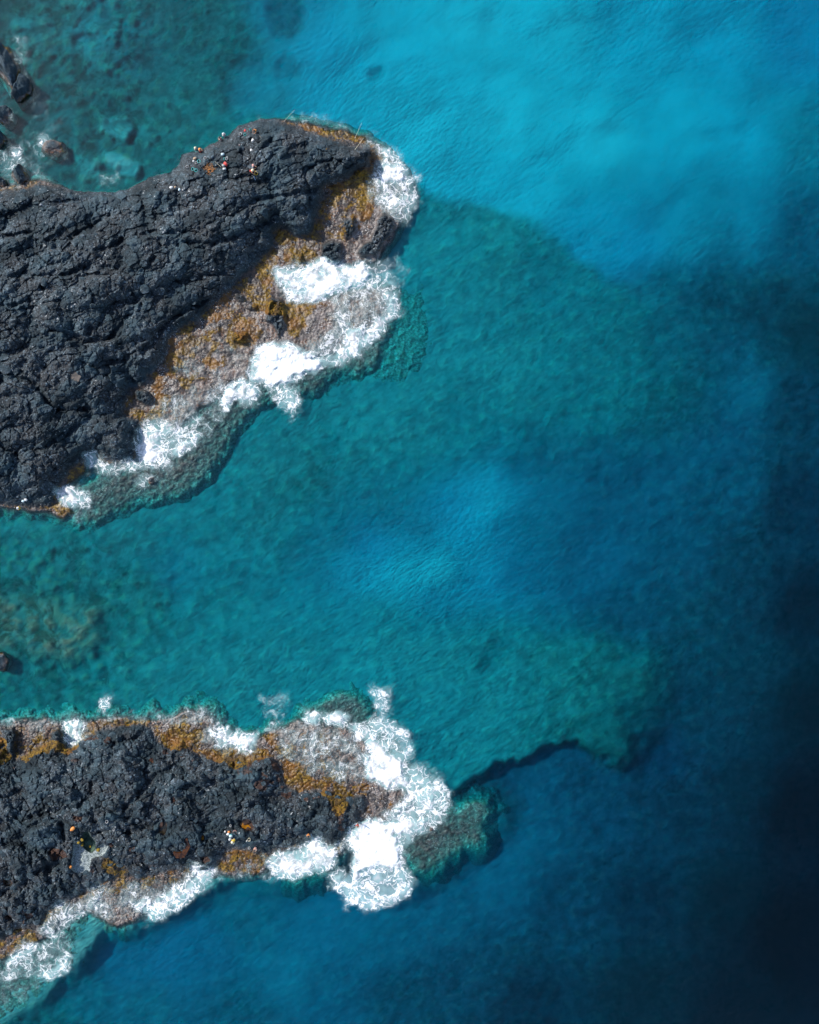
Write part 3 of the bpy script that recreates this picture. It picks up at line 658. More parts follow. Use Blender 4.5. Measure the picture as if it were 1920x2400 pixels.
# ------------------------------------------------------------------ sea bed
def seabed():
    u = np.concatenate([[-9000, -5000, -2600, -1400, -800], np.arange(-400, 2321, 6), [2700, 3300, 4500, 7000, 11000]]).astype(f32)
    v = np.concatenate([[-9000, -5000, -2600, -1400, -800], np.arange(-400, 2801, 6), [3200, 3800, 5000, 7500, 11500]]).astype(f32)
    U, V = np.meshgrid(u, v)
    w1, w2 = fbm(U / 40, V / 40, 4, 301), fbm(U / 40, V / 40, 4, 313)
    d = samp(m_depth, U + w1 * 6, V + w2 * 6)
    r = samp(m_reef, U + w1 * 6, V + w2 * 6)
    far = np.maximum(np.maximum(-400 - U, U - 2320), np.maximum(-400 - V, V - 2800))
    d = d + np.where(far > 0, np.where(U < 400, 0, 0.004) * far, 0)
    x, y = U / PPM, V / PPM
    lump = fbm(x / 2.2, y / 2.2, 5, 321, 0.58)
    c = voronoi(x / 1.7 + .5 * w1, y / 1.5 + .5 * w2, 331)
    coral = 0.55 * (1 - np.clip(c[0] / 0.7, 0, 1) ** 2) * (c[2] > 0.35)
    rf = sstep(0.35, 0.8, r) * (1 - 0.6 * sstep(1.2, 1.8, r))
    c5 = voronoi(x / 3.4 + 1.1 * w1 + .2 * lump, y / 2.6 + 1.1 * w2, 341)
    rcr = (1 - sstep(0, 0.09, c5[1] - c5[0])) * sstep(-0.1, 0.3, fbm(x / 9, y / 9, 3, 351))
    mott = np.clip(sstep(420, 280, U) * sstep(480, 380, V) + sstep(420, 200, U) * sstep(260, 120, np.abs(V - 1440)) + 0.45 * sstep(0, .4, fbm(x / 12, y / 12, 3, 361)), 0, 1)
    d = np.clip(d - rf * (0.42 * lump + 0.40 * coral - 0.2) * (0.6 + 0.9 * mott) - (1 - rf) * 0.04 * lump, 0.4, 30)
    X, Y = world_xy(U, V, -d)
    me = grid_mesh('seabed', X, Y, -d, None, dict(reef=r, lump=lump, coral=coral, rcr=rcr * rf, mott=mott, brown=samp(m_brown, U + w1 * 14, V + w2 * 14)))
    t = NT('seabed_sand_and_reef')
    r_ = t.attr('reef'); lu = t.attr('lump'); co = t.attr('coral')
    n1 = t.noise(None, 0.55, 6, 0.65)[0]; n2 = t.noise(None, 0.13, 4)[0]
    sand = t.mix(t.smooth(n2, 0.35, 0.65), tuple(SAND * 0.93), tuple(np.minimum(SAND * 1.06, 0.8)))
    k = t.math('ADD', t.math('MULTIPLY', lu, 0.5), t.math('MULTIPLY', t.math('SUBTRACT', n1, 0.5), 1.3))
    reef = t.mix(t.smooth(k, -0.45, 0.45), tuple(REEF * 0.66), tuple(REEF * 1.32))
    reef = t.mix(t.math('MULTIPLY', t.smooth(t.math('ADD', co, t.math('MULTIPLY', n1, 0.6)), 0.62, 0.95), 0.45), reef, (0.40, 0.45, 0.32))
    mo = t.attr('mott')
    n3 = t.noise(None, 0.28, 6, 0.66, 0.8)[0]
    reef = t.mix(t.math('MULTIPLY', t.math('MULTIPLY', mo, 0.75), t.smooth(t.math('ADD', t.math('MULTIPLY', lu, 0.35), t.math('MULTIPLY', t.math('SUBTRACT', n3, 0.5), 2.0)), 0.10, -0.28)), reef, tuple(REEF * np.array([0.42, 0.38, 0.33])))
    reef = t.mix(t.math('MULTIPLY', mo, t.math('MULTIPLY', t.math('MULTIPLY', t.smooth(co, 0.25, 0.5), t.smooth(n3, 0.45, 0.6)), 0.6)), reef, (0.36, 0.29, 0.20))
    reef = t.mix(t.math('MULTIPLY', t.attr('rcr'), 0.6), reef, tuple(REEF * 0.35))
    col = t.mix(t.math('MINIMUM', r_, 1.0), sand, reef)
    col = t.mix(t.math('SUBTRACT', r_, 1.0, clamp=True), col, tuple(DEEP_DIM))  # deep bed painted darker in place of greater water depth
    col = t.mix(t.math('MULTIPLY', t.attr('brown'), t.smooth(t.math('ADD', n1, t.math('MULTIPLY', lu, 0.3)), 0.40, 0.58)), col, t.mix(t.smooth(n3, 0.4, 0.6), (0.12, 0.085, 0.06), (0.30, 0.215, 0.15)))
    ob = link('seabed', me, None, [t.done(t.principled(col, 0.95, t.bump(t.math('MULTIPLY', n1, t.math('MINIMUM', r_, 1.0)), 0.35, 0.25), 0.1))])
    return tag(ob, 'pale sand and overgrown reef under the clear water', kind='structure')
seabed()

# ------------------------------------------------------------------ water body
def sea():
    u = np.concatenate([[-9000, -5000, -2600, -1400, -800], np.arange(-400, 2321, 16), [2700, 3300, 4500, 7000, 11000]]).astype(f32)
    v = np.concatenate([[-9000, -5000, -2600, -1400, -800], np.arange(-400, 2801, 16), [3200, 3800, 5000, 7500, 11500]]).astype(f32)
    U, V = np.meshgrid(u, v)
    x, y = U / PPM, V / PPM
    z = 0.09 * fbm(x / 9, y / 5, 3, 401)
    X, Y = (U - 960) / PPM, (1200 - V) / PPM
    h, w = X.shape
    idx = np.arange(h * w).reshape(h, w)
    q = np.stack([idx[1:, :-1], idx[1:, 1:], idx[:-1, 1:], idx[:-1, :-1]], -1).reshape(-1, 4)
    co = np.stack([X, Y, z], -1).reshape(-1, 3)
    ring = np.concatenate([idx[0, :-1], idx[:-1, -1], idx[-1, :0:-1], idx[:0:-1, 0]])
    base = len(co)
    low = co[ring].copy(); low[:, 2] = -60
    n = len(ring)
    side = np.array([[ring[i], ring[(i + 1) % n], base + (i + 1) % n, base + i] for i in range(n)])
    cn = len(co) + n
    co = np.concatenate([co, low, [[0, 0, -60]]])
    me = bpy.data.meshes.new('sea_water')
    faces = q.tolist() + side.tolist() + [[base + i, base + (i + 1) % n, cn] for i in range(n)]
    me.from_pydata(co.tolist(), [], faces)
    me.polygons.foreach_set('use_smooth', np.ones(len(faces), bool))
    bm = bmesh.new(); bm.from_mesh(me); bmesh.ops.recalc_face_normals(bm, faces=bm.faces); bm.to_mesh(me); bm.free()
    calm_ne = 1 - 0.75 * sstep(620, 860, U) * sstep(760, 480, V + 0.15 * (U - 900))
    rp = np.ones(len(co), f32); rp[:U.size] = calm_ne.ravel()
    at = me.attributes.new('ripple', 'FLOAT', 'POINT'); at.data.foreach_set('value', rp)
    t = NT('clear_sea_water')
    a = t.noise(t.coords((0.55, 1.5, 1), math.radians(38)), 1.5, 3, 0.6, 0.7)[0]
    c = t.noise(t.coords((0.6, 1.4, 1), math.radians(22)), 0.36, 2, 0.55, 0.5)[0]
    hgt = t.math('ADD', t.math('MULTIPLY', a, 0.5), t.math('MULTIPLY', c, 0.34))
    calm = t.smooth(t.noise(None, 0.028, 2)[0], 0.38, 0.66, 0.30, 1.1)
    nrm2 = t.bump(t.math('MULTIPLY', hgt, t.math('MULTIPLY', calm, t.attr('ripple'))), 1.0, 0.33)
    geo = t.n('ShaderNodeNewGeometry').outputs['Normal']
    mxn = t.n('ShaderNodeMix', data_type='VECTOR'); mxn.inputs[0].default_value = 0.2
    t.l(geo, mxn.inputs[4]); t.l(nrm2, mxn.inputs[5])
    nmz = t.n('ShaderNodeVectorMath', operation='NORMALIZE'); t.l(mxn.outputs[1], nmz.inputs[0])
    nrm = nmz.outputs[0]
    gl = t.n('ShaderNodeBsdfGlossy'); gl.inputs['Roughness'].default_value = 0.08; t.l(nrm, gl.inputs['Normal'])
    tr = t.n('ShaderNodeBsdfTransparent')
    df = t.n('ShaderNodeBsdfDiffuse'); df.inputs['Color'].default_value = (0.0, 0.17, 0.26, 1); t.l(nrm2, df.inputs['Normal'])
    m1 = t.n('ShaderNodeMixShader'); m1.inputs[0].default_value = 0.014; t.l(tr.outputs[0], m1.inputs[1]); t.l(df.outputs[0], m1.inputs[2])
    fr = t.n('ShaderNodeFresnel'); fr.inputs['IOR'].default_value = 1.333; t.l(nrm2, fr.inputs['Normal'])
    m2 = t.n('ShaderNodeMixShader'); t.l(fr.outputs[0], m2.inputs[0]); t.l(m1.outputs[0], m2.inputs[1]); t.l(gl.outputs[0], m2.inputs[2])
    va = t.n('ShaderNodeVolumeAbsorption')
    va.inputs['Color'].default_value = (*(1 - ABS / 1.4), 1.0)
    va.inputs['Density'].default_value = 1.4
    t.l(va.outputs[0], t.out.inputs['Volume'])
    ob = link('sea_water', me, None, [t.done(m2.outputs[0])])
    return tag(ob, 'clear turquoise sea deepening to navy blue', kind='structure')
sea()

# ------------------------------------------------------------------ foam
FOAM = [  # polygon, strength, edge softness (pixels)
 ([(860,322),(897,338),(928,368),(945,400),(972,408),(976,450),(975,485),(952,515),(935,525),(905,480),(880,470),(870,430),(880,390),(905,380),(912,365),(890,348)], 0.70, 14),
 ([(885,342),(912,352),(925,372),(910,372),(890,358)], 1.0, 7),
 ([(895,392),(912,378),(930,392),(950,405),(945,425),(918,425),(900,420)], 1.12, 10),
 ([(700,262),(760,268),(830,298),(880,322),(905,345),(870,325),(820,308),(760,296),(705,284)], 0.36, 10),
 ([(648,636),(700,638),(757,610),(800,628),(850,622),(870,640),(850,665),(790,678),(740,702),(690,699),(662,668)], 1.16, 7),
 ([(850,622),(885,615),(906,604),(925,640),(918,668),(880,672),(845,665)], 0.60, 14),
 ([(905,590),(930,600),(955,640),(940,665),(915,650)], 0.40, 14),
 ([(770,692),(860,665),(920,665),(927,705),(905,760),(870,800),(830,840),(760,850),(700,830),(740,790),(770,770)], 0.52, 12),
 ([(850,660),(915,660),(930,690),(925,715),(900,705),(880,680)], 0.86, 12),
 ([(930,690),(928,725),(900,765),(860,805),(830,835),(760,858),(740,845),(815,815),(865,775),(905,730),(912,695)], 0.92, 9),
 ([(820,775),(850,770),(855,800),(835,812),(815,800)], 1.15, 9),
 ([(606,830),(625,812),(670,815),(720,832),(752,850),(700,872),(680,892),(640,902),(600,888),(595,860)], 1.40, 8),
 ([(618,893),(680,905),(702,940),(687,962),(662,952),(640,922)], 0.86, 8),
 ([(521,942),(530,914),(560,891),(590,900),(600,922),(580,942),(545,932),(530,952)], 1.14, 7),
 ([(318,1030),(345,985),(370,975),(405,1000),(472,1018),(455,1045),(410,1060),(380,1092),(345,1087),(300,1102),(240,1102),(215,1082),(203,1075),(225,1066),(240,1090),(300,1085),(325,1075)], 0.80, 9),
 ([(330,1015),(370,1010),(380,1060),(355,1090),(330,1075)], 1.05, 9),
 ([(405,1058),(440,1030),(458,1020),(455,1035),(420,1062)], 1.02, 6),
 ([(330,1000),(380,930),(470,900),(520,890),(600,930),(540,960),(480,1040),(400,1085)], 0.40, 18),
 ([(430,810),(520,790),(620,800),(600,870),(520,900),(430,900),(400,880)], 0.24, 24),
 ([(133,1152),(160,1140),(204,1165),(200,1178),(170,1188),(148,1176)], 0.92, 7),
 ([(200,1072),(228,1066),(232,1082),(212,1094)], 0.85, 6),
 ([(300,1112),(340,1108),(380,1120),(350,1145),(320,1140)], 0.42, 10),
 ([(160,1210),(185,1190),(200,1200),(180,1230)], 0.42, 10),
 ([(0,345),(50,340),(75,365),(65,420),(30,440),(0,430)], 0.56, 14),
 ([(25,355),(45,352),(50,372),(30,376)], 0.9, 8),
 ([(60,390),(130,410),(150,445),(90,425),(55,425)], 0.42, 14),
 ([(35,85),(62,90),(66,130),(45,150),(36,120)], 0.52, 10),
 ([(0,245),(25,248),(40,262),(30,280),(15,265),(0,262)], 0.62, 8),
 ([(30,172),(60,165),(72,185),(55,180),(35,186)], 0.66, 6),
 ([(20,200),(90,200),(150,290),(160,380),(80,390),(30,340),(70,290)], 0.30, 24),
 ([(93,325),(112,320),(120,345),(105,358),(92,345)], 0.85, 8),
 ([(240,412),(270,408),(285,418),(268,430),(245,428)], 0.60, 9),
 ([(0,1690),(145,1686),(280,1672),(400,1670),(470,1650),(540,1700),(545,1745),(500,1725),(450,1690),(360,1695),(230,1688),(110,1700),(0,1700)], 0.38, 10),
 ([(150,1698),(184,1692),(182,1732),(170,1745),(157,1740)], 0.98, 6),
 ([(60,1690),(110,1690),(100,1720),(60,1730)], 0.34, 10),
 ([(440,1665),(480,1668),(520,1700),(535,1740),(490,1745),(460,1735),(490,1700)], 0.55, 10),
 ([(498,1722),(530,1715),(560,1735),(600,1728),(598,1745),(575,1762),(545,1748),(515,1745)], 1.0, 7),
 ([(612,1640),(640,1630),(667,1624),(672,1660),(652,1690),(660,1715),(630,1700),(622,1660)], 0.46, 14),
 ([(640,1712),(700,1692),(760,1700),(830,1720),(860,1770),(870,1820),(800,1830),(720,1800),(660,1770)], 0.44, 16),
 ([(640,1700),(700,1700),(760,1715),(740,1760),(680,1750)], 0.52, 12),
 ([(765,1684),(790,1671),(814,1684),(802,1699),(770,1699)], 1.12, 6),
 ([(720,1674),(748,1679),(742,1692),(722,1688)], 1.0, 6),
 ([(878,1622),(903,1622),(906,1670),(930,1700),(954,1725),(965,1762),(950,1790),(985,1800),(1035,1825),(1000,1850),(940,1848),(870,1815),(862,1790),(885,1770),(868,1740),(820,1732),(825,1702),(870,1692),(890,1670)], 0.78, 10),
 ([(863,1772),(905,1770),(937,1788),(952,1842),(905,1838),(868,1816)], 1.40, 7),
 ([(862,1738),(880,1730),(905,1765),(880,1775)], 1.15, 8),
 ([(960,1800),(1012,1818),(1037,1830),(1046,1900),(1022,1932),(990,1948),(960,1952),(905,1945),(905,1905),(940,1885),(960,1855)], 0.86, 10),
 ([(925,1935),(1002,1918),(992,1942),(940,1957)], 1.25, 7),
 ([(985,1850),(1020,1845),(1025,1880),(1000,1900),(975,1885)], 0.98, 10),
 ([(780,1990),(830,1942),(860,1926),(905,1928),(948,1942),(962,1960),(942,1990),(952,2040),(970,2070),(932,2108),(885,2127),(825,2117),(788,2077),(776,2045),(800,2040),(826,2062),(838,2000),(815,1972)], 0.80, 9),
 ([(830,1945),(865,1929),(920,1933),(928,1980),(938,2030),(890,2032),(852,2030),(828,2058),(842,2000),(822,1962)], 1.45, 6),
 ([(785,2050),(805,2060),(840,2095),(890,2110),(940,2090),(965,2065),(955,2090),(925,2112),(885,2127),(825,2117),(792,2080)], 0.94, 7),
 ([(628,2018),(690,1990),(750,1973),(766,1985),(784,2006),(772,2030),(742,2036),(700,2052),(680,2057),(650,2042)], 1.04, 7),
 ([(690,2000),(740,1985),(770,2000),(745,2025),(700,2040)], 0.7, 10),
 ([(540,2030),(640,2010),(640,2050),(560,2062),(500,2066),(490,2052)], 0.40, 9),
 ([(502,2045),(465,2028),(430,2075),(402,2088),(362,2110),(320,2122),(332,2138),(365,2152),(402,2132),(442,2107),(482,2065)], 1.08, 8),
 ([(215,2072),(300,2060),(400,2060),(430,2070),(335,2130),(352,2162),(250,2152),(188,2140)], 0.54, 12),
 ([(82,2178),(120,2140),(128,2098),(172,2118),(225,2083),(252,2068),(244,2120),(212,2142),(160,2172),(152,2202),(118,2204)], 0.72, 9),
 ([(0,2272),(30,2230),(80,2210),(150,2198),(168,2220),(158,2277),(120,2290),(60,2290),(0,2305)], 0.72, 9),
 ([(18,2256),(40,2228),(80,2212),(72,2240),(40,2262)], 1.02, 8),
 ([(108,2282),(130,2268),(156,2262),(150,2280),(122,2290)], 1.1, 6),
 ([(0,2300),(60,2290),(120,2290),(60,2340),(0,2370)], 0.36, 14),
 ([(238,1655),(246,1640),(262,1637),(258,1652),(246,1664)], 0.8, 6),
]
m_foam = np.zeros(GU.shape, f32)
for poly, s, soft in FOAM:
    s = s * (0.84 if s < 0.9 else 1.0) * (0.8 if poly[0][0] < 300 and poly[0][1] < 460 else 1.0) * (0.76 if poly[0][0] < 520 and poly[0][1] > 2000 else 1.0)
    ext = 14 if s > 0.5 else 5
    m = sdf(poly, 50)
    m_foam = np.maximum(m_foam, s * sstep(-soft * 1.5 - ext, soft * 1.0 + 4, samp(m, GU + WU * 9 + WX * 9, GV + WV * 9 + WY * 9)))
for poly, s, soft in FOAM:
    if s > 0.5:
        m_foam = np.maximum(m_foam, 0.30 * min(s, 1) * sstep(-42, 4, samp(sdf(poly, 60), GU + WU * 26 + WX * 10, GV + WV * 26 + WY * 10)))
# a thin line of lather along the rest of the waterline
for k, s in (('UP_OUT', 0.20), ('LO_OUT', 0.30)):
    m_foam = np.maximum(m_foam, s * sstep(14, 2, np.abs(M[k] + 3)) * sstep(-0.15, 0.25, WU))
def rock_at(U, V):
    out = np.full(U.shape, -9.0, f32)
    for box, step, h in (H_UP, H_LO):
        x, y = (U - box[0]) / step, (V - box[1]) / step
        ok = (x >= 0) & (y >= 0) & (x < h.shape[1] - 1) & (y < h.shape[0] - 1)
        xi, yi = np.clip(x, 0, h.shape[1] - 1).astype(int), np.clip(y, 0, h.shape[0] - 1).astype(int)
        out = np.where(ok, np.maximum(out, h[yi, xi]), out)
    return out
def foam_material():
    t = NT('sea_foam')
    d = t.attr('dens')
    wn_ = t.noise(None, 0.40, 3, 0.6)[1]
    sub = t.n('ShaderNodeVectorMath', operation='MULTIPLY_ADD'); t.l(wn_, sub.inputs[0]); sub.inputs[1].default_value = (4.0, 4.0, 0)
    t.l(t.n('ShaderNodeTexCoord').outputs['Object'], sub.inputs[2])
    wv = sub.outputs[0]
    n1 = t.noise(wv, 0.42, 4, 0.56)[0]
    tx = t.n('ShaderNodeTexNoise'); t.l(wv, tx.inputs['Vector']); tx.inputs['Scale'].default_value = 0.52; tx.inputs['Detail'].default_value = 2; tx.inputs['Roughness'].default_value = 0.5
    sp = t.n('ShaderNodeSeparateColor'); t.l(tx.outputs['Color'], sp.inputs[0])
    def thread(ch, w):
        return t.smooth(t.math('ABSOLUTE', t.math('SUBTRACT', sp.outputs[ch], 0.5)), w, 0.0)
    nn = t.math('MULTIPLY', t.math('SUBTRACT', n1, 0.5), 1.7)
    solid = t.smooth(t.math('ADD', d, nn), 0.74, 1.42)
    keep = t.smooth(t.math('ADD', d, t.math('MULTIPLY', nn, 0.7)), 0.10, 0.55)
    wd = t.math('ADD', t.math('MULTIPLY', d, t.smooth(n1, 0.3, 0.7, 0.005, 0.075)), 0.010)
    lace = t.math('MAXIMUM', thread(0, wd), t.math('MAXIMUM', thread(1, wd), t.math('MULTIPLY', thread(2, t.math('MULTIPLY', wd, 0.7)), 0.7)))
    lace = t.math('MULTIPLY', t.math('MULTIPLY', lace, keep), t.smooth(d, 0.05, 0.75, 0.35, 0.95))
    veil = t.math('MULTIPLY', t.smooth(t.math('ADD', d, t.math('MULTIPLY', nn, 0.5)), 0.12, 1.00), 0.50)
    al = t.math('MAXIMUM', t.math('MAXIMUM', solid, lace), veil, clamp=True)
    al = t.math('MULTIPLY', al, t.smooth(d, 0.03, 0.16))
    df = t.n('ShaderNodeBsdfDiffuse'); t.l(t.mix(t.smooth(t.math('MAXIMUM', solid, lace), 0.05, 0.55), (0.50, 0.74, 0.76), (0.84, 0.86, 0.87)), df.inputs['Color'])
    t.l(t.bump(n1, 0.25, 0.3), df.inputs['Normal'])
    tr = t.n('ShaderNodeBsdfTransparent')
    mx = t.n('ShaderNodeMixShader'); t.l(al, mx.inputs[0]); t.l(tr.outputs[0], mx.inputs[1]); t.l(df.outputs[0], mx.inputs[2])
    return t.done(mx.outputs[0])
MAT_FOAM = foam_material()
def foam(box, label):
    u = np.arange(box[0], box[2], 2.0, dtype=f32); v = np.arange(box[1], box[3], 2.0, dtype=f32)
    U, V = np.meshgrid(u, v)
    x, y = U / PPM, V / PPM
    d = samp(m_foam, U, V) * (1 + 0.45 * fbm(x / 2.2, y / 2.2, 3, 521))
    n = fbm(x / 0.9, y / 0.9, 4, 511)
    r = rock_at(U, V)
    rp = np.pad(r, 1, mode='edge')
    r = np.maximum.reduce([r, rp[2:, 1:-1], rp[:-2, 1:-1], rp[1:-1, 2:], rp[1:-1, :-2]])
    z = np.maximum(0.12, r + 0.05) + sstep(0.6, 1.3, d) * (0.22 + 0.30 * (n + 0.5))
    d = d * sstep(1.9, 0.9, r)
    X, Y = world_xy(U, V, z)
    me = grid_mesh('sea_foam', X, Y, z, (d > 0.04) & ((U > 322) | (V > 470) | (box[0] != 100)), dict(dens=d))
    return tag(link('sea_foam', me, None, [MAT_FOAM]), label, kind='stuff')
foam((-60, 20, 322, 470), 'thin white lather between the boulders by the cliff foot')
foam((100, 240, 1010, 1260), 'white surf washing over the golden shelf of the broad headland')
foam((-120, 1590, 1080, 2420), 'white surf breaking along the edges and end of the narrow headland')
print('foam ready')

# ------------------------------------------------------------------ loose rock pieces
rng = random.Random(7)
def rock_mesh(name, seed, sub=2, flat=0.62, cuts=11, noise=0.10):
    r = random.Random(seed)
    bm = bmesh.new()
    bmesh.ops.create_icosphere(bm, subdivisions=sub, radius=1.0)
    planes = []
    for _ in range(cuts):
        n = Vector((r.gauss(0, 1), r.gauss(0, 1), r.gauss(0, 0.8))).normalized()
        planes.append((n, r.uniform(0.62, 0.9)))
    co = np.array([v.co[:] for v in bm.verts])
    lump = fbm(co[:, 0] * 1.3 + seed, co[:, 1] * 1.3 + co[:, 2] * 0.9, 3, seed)
    for v, l in zip(bm.verts, lump):
        p = v.co.copy()
        for n, d in planes:
            k = p.dot(n) - d
            if k > 0:
                p -= n * k
        p *= 1 + noise * float(l) + r.uniform(-0.025, 0.025)
        v.co = (p.x, p.y * r.uniform(0.985, 1.015), p.z * flat)
    me = bpy.data.meshes.new(name)
    bm.to_mesh(me); bm.free()
    me.polygons.foreach_set('use_smooth', np.zeros(len(me.polygons), bool))
    return me
ROCKS = []
for k in range(16):
    me = rock_mesh('boulder', 100 + k, 2, 0.34 + 0.03 * (k % 6), 10 + k % 4, 0.06)
    me.materials.append(MAT_BOULDER)
    ROCKS.append(me)
def scatter(parent, which, box, count, sizes, avoid):
    done = []
    tries = 0
    while len(done) < count and tries < 20000:
        tries += 1
        u, v = rng.uniform(box[0], box[2]), rng.uniform(box[1], box[3])
        dd = float(samp(M[which + '_DRY'], np.array([u], f32), np.array([v], f32))[0])
        if dd < 9:
            continue
        s_ = rng.uniform(*sizes) * (1.45 if rng.random() < 0.14 else 1.0)
        r = s_ * PPM * 0.5
        if any((u - a) ** 2 + (v - b) ** 2 < (0.85 * (r + c)) ** 2 for a, b, c in done) or any((u - a) ** 2 + (v - b) ** 2 < (r + c) ** 2 for a, b, c in avoid):
            continue
        done.append((u, v, r))
        z = ground(u, v) - 0.12 * s_
        x, y = world_xy(u, v, z)
        o = link('boulder', ROCKS[rng.randrange(16)], parent)
        o.location = (x, y, z)
        o.rotation_euler = (rng.uniform(-0.25, 0.25), rng.uniform(-0.25, 0.25), rng.uniform(0, 6.28))
        o.scale = (s_ * 0.5 * rng.uniform(0.85, 1.3), s_ * 0.5 * rng.uniform(0.8, 1.1), s_ * 0.5 * rng.uniform(0.7, 1.0))
AVOID = [(580, 1932, 20), (545, 1955, 26), (585, 1968, 12), (600, 1985, 8), (200, 1990, 44), (728, 1955, 10), (252, 1924, 6), (268, 1944, 6),
         (462, 356, 14), (470, 388, 26), (530, 372, 22), (525, 328, 12), (585, 310, 28), (595, 400, 20), (592, 352, 8), (493, 399, 16), (410, 440, 16), (58, 1180, 18), (172, 882, 26), (168, 1940, 8), (164, 2032, 8)]
scatter(up, 'UP', (0, 280, 870, 1180), 220, (0.6, 1.3), AVOID)
scatter(lo, 'LO', (0, 1700, 850, 2200), 290, (0.6, 1.5), AVOID)

# rocks that stand alone in the sea
def sea_rock(u, v, ru, rv, h, seed, rz, label):
    me = rock_mesh('sea_rock', seed, 5, 1.0, 10, 0.22)
    me.polygons.foreach_set('use_smooth', np.ones(len(me.polygons), bool))
    o = link('sea_rock', me, None, [MAT_BOULDER])
    x, y = world_xy(u, v, h * 0.4)
    o.location = (x, y, -0.9)
    o.rotation_euler = (0, 0, rz)
    o.scale = (ru / PPM * 1.12, rv / PPM * 1.12, (h + 0.9) / 0.85)
    tag(o, label, 'rock', 'rocks standing in the sea')
sea_rock(10, 148, 30, 58, 1.5, 901, 0.1, 'tall dark sea rock at the left edge with lather on its seaward side')
sea_rock(45, 206, 25, 33, 1.3, 902, -0.2, 'rounded black sea rock with a curl of white foam over its upper rim')
sea_rock(8, 264, 21, 21, 1.0, 903, 0.5, 'dark sea rock below the foam-rimmed one, cut by the left edge')
sea_rock(-4, 322, 13, 26, 1.1, 904, 0.2, 'narrow sea rock sliver at the left edge above the foamy cove')
sea_rock(38, 404, 20, 25, 1.2, 905, 0.6, 'pointed dark sea rock standing in foam just off the broad headland rim')
sea_rock(2, 424, 15, 13, 0.9, 906, 0.9, 'small brown sea rock squeezed between foam and headland at the left edge')
sea_rock(122, 346, 27, 22, 0.28, 907, 0.3, 'low washed rock with a white swirl, alone in the teal cove')
sea_rock(2, 1554, 19, 21, 0.55, 908, 0.3, 'reddish rock at the left edge in the channel between the headlands')
sea_rock(356, 1126, 14, 9, 0.28, 909, 0.4, 'low reddish rock awash in the lacy backwash')
sea_rock(1012, 1940, 12, 9, 0.22, 910, 0.7, 'small red-brown rock breaking the water beside the submerged reef spur')

# tide pools
def pool(poly, mat, label, dz=0.12):
    cu = sum(p[0] for p in poly) / len(poly); cv = sum(p[1] for p in poly) / len(poly)
    z = ground(cu, cv) + dz
    pts = []
    n = len(poly)
    for i in range(n):
        a, b = Vector(poly[i]), Vector(poly[(i + 1) % n])
        for t_ in (0, 0.34, 0.67):
            p = a.lerp(b, t_)
            pts.append((p.x + rng.uniform(-0.7, 0.7), p.y + rng.uniform(-0.7, 0.7)))
    bm = bmesh.new()
    cx, cy = world_xy(cu, cv, z)
    top = [bm.verts.new((*(np.array(world_xy(a, b, z)) - (cx, cy)), 0)) for a, b in pts]
    bot = [bm.verts.new((v.co.x * 0.8, v.co.y * 0.8, -0.35)) for v in top]
    bm.faces.new(list(reversed(top)))
    for i in range(len(top)):
        j = (i + 1) % len(top)
        bm.faces.new((top[i], top[j], bot[j], bot[i]))
    bm.faces.new(bot)
    bmesh.ops.recalc_face_normals(bm, faces=bm.faces)
    me = bpy.data.meshes.new('tide_pool'); bm.to_mesh(me); bm.free()
    o = link('tide_pool', me, None, [mat])
    o.location = (cx, cy, z)
    return tag(o, label, 'tide pool', 'tide pools in the lava')
def pool_mat(name, dark, light):
    t = NT(name)
    n = t.noise(None, 1.6, 4)[0]
    return t.done(t.principled(t.mix(t.smooth(n, 0.35, 0.65), dark, light), 0.12, t.bump(t.noise(None, 5, 2)[0], 0.05, 0.02), 0.5))
AMBER = pool_mat('amber_pool', (0.16, 0.062, 0.004), (0.30, 0.135, 0.012))
RUSTY = pool_mat('rust_pool', (0.022, 0.009, 0.004), (0.075, 0.028, 0.007))
SANDY = pool_mat('sandy_pool', (0.05, 0.045, 0.038), (0.12, 0.10, 0.082))
BLACK = pool_mat('black_pool', (0.010, 0.012, 0.010), (0.030, 0.022, 0.012))
pool(POOLS['amber'], AMBER, 'bright amber tide pool beside the anglers on the narrow headland', 0.25)
pool(LO_HOLES[1], RUSTY, 'hooked rust-brown tide pool midway along the narrow headland')
pool(LO_HOLES[0], BLACK, 'dark brown tide pool above the hooked one on the narrow headland')
pool(LO_HOLES[2], AMBER, 'small orange tide pool between the hooked pool and the anglers')
pool(LO_HOLES[4], RUSTY, 'small red-brown tide pool near the upper edge of the narrow headland')
pool(LO_HOLES[3], RUSTY, 'tiny red-brown tide pool in the middle of the blocky lava')
pool(LO_HOLES[8], BLACK, 'black tide pool at the left edge above the surf')
pool([(152,874),(164,868),(180,872),(190,882),(184,894),(168,898),(154,888)], SANDY, 'tan sandy tide pool alone on the broad dark headland', 0.10)

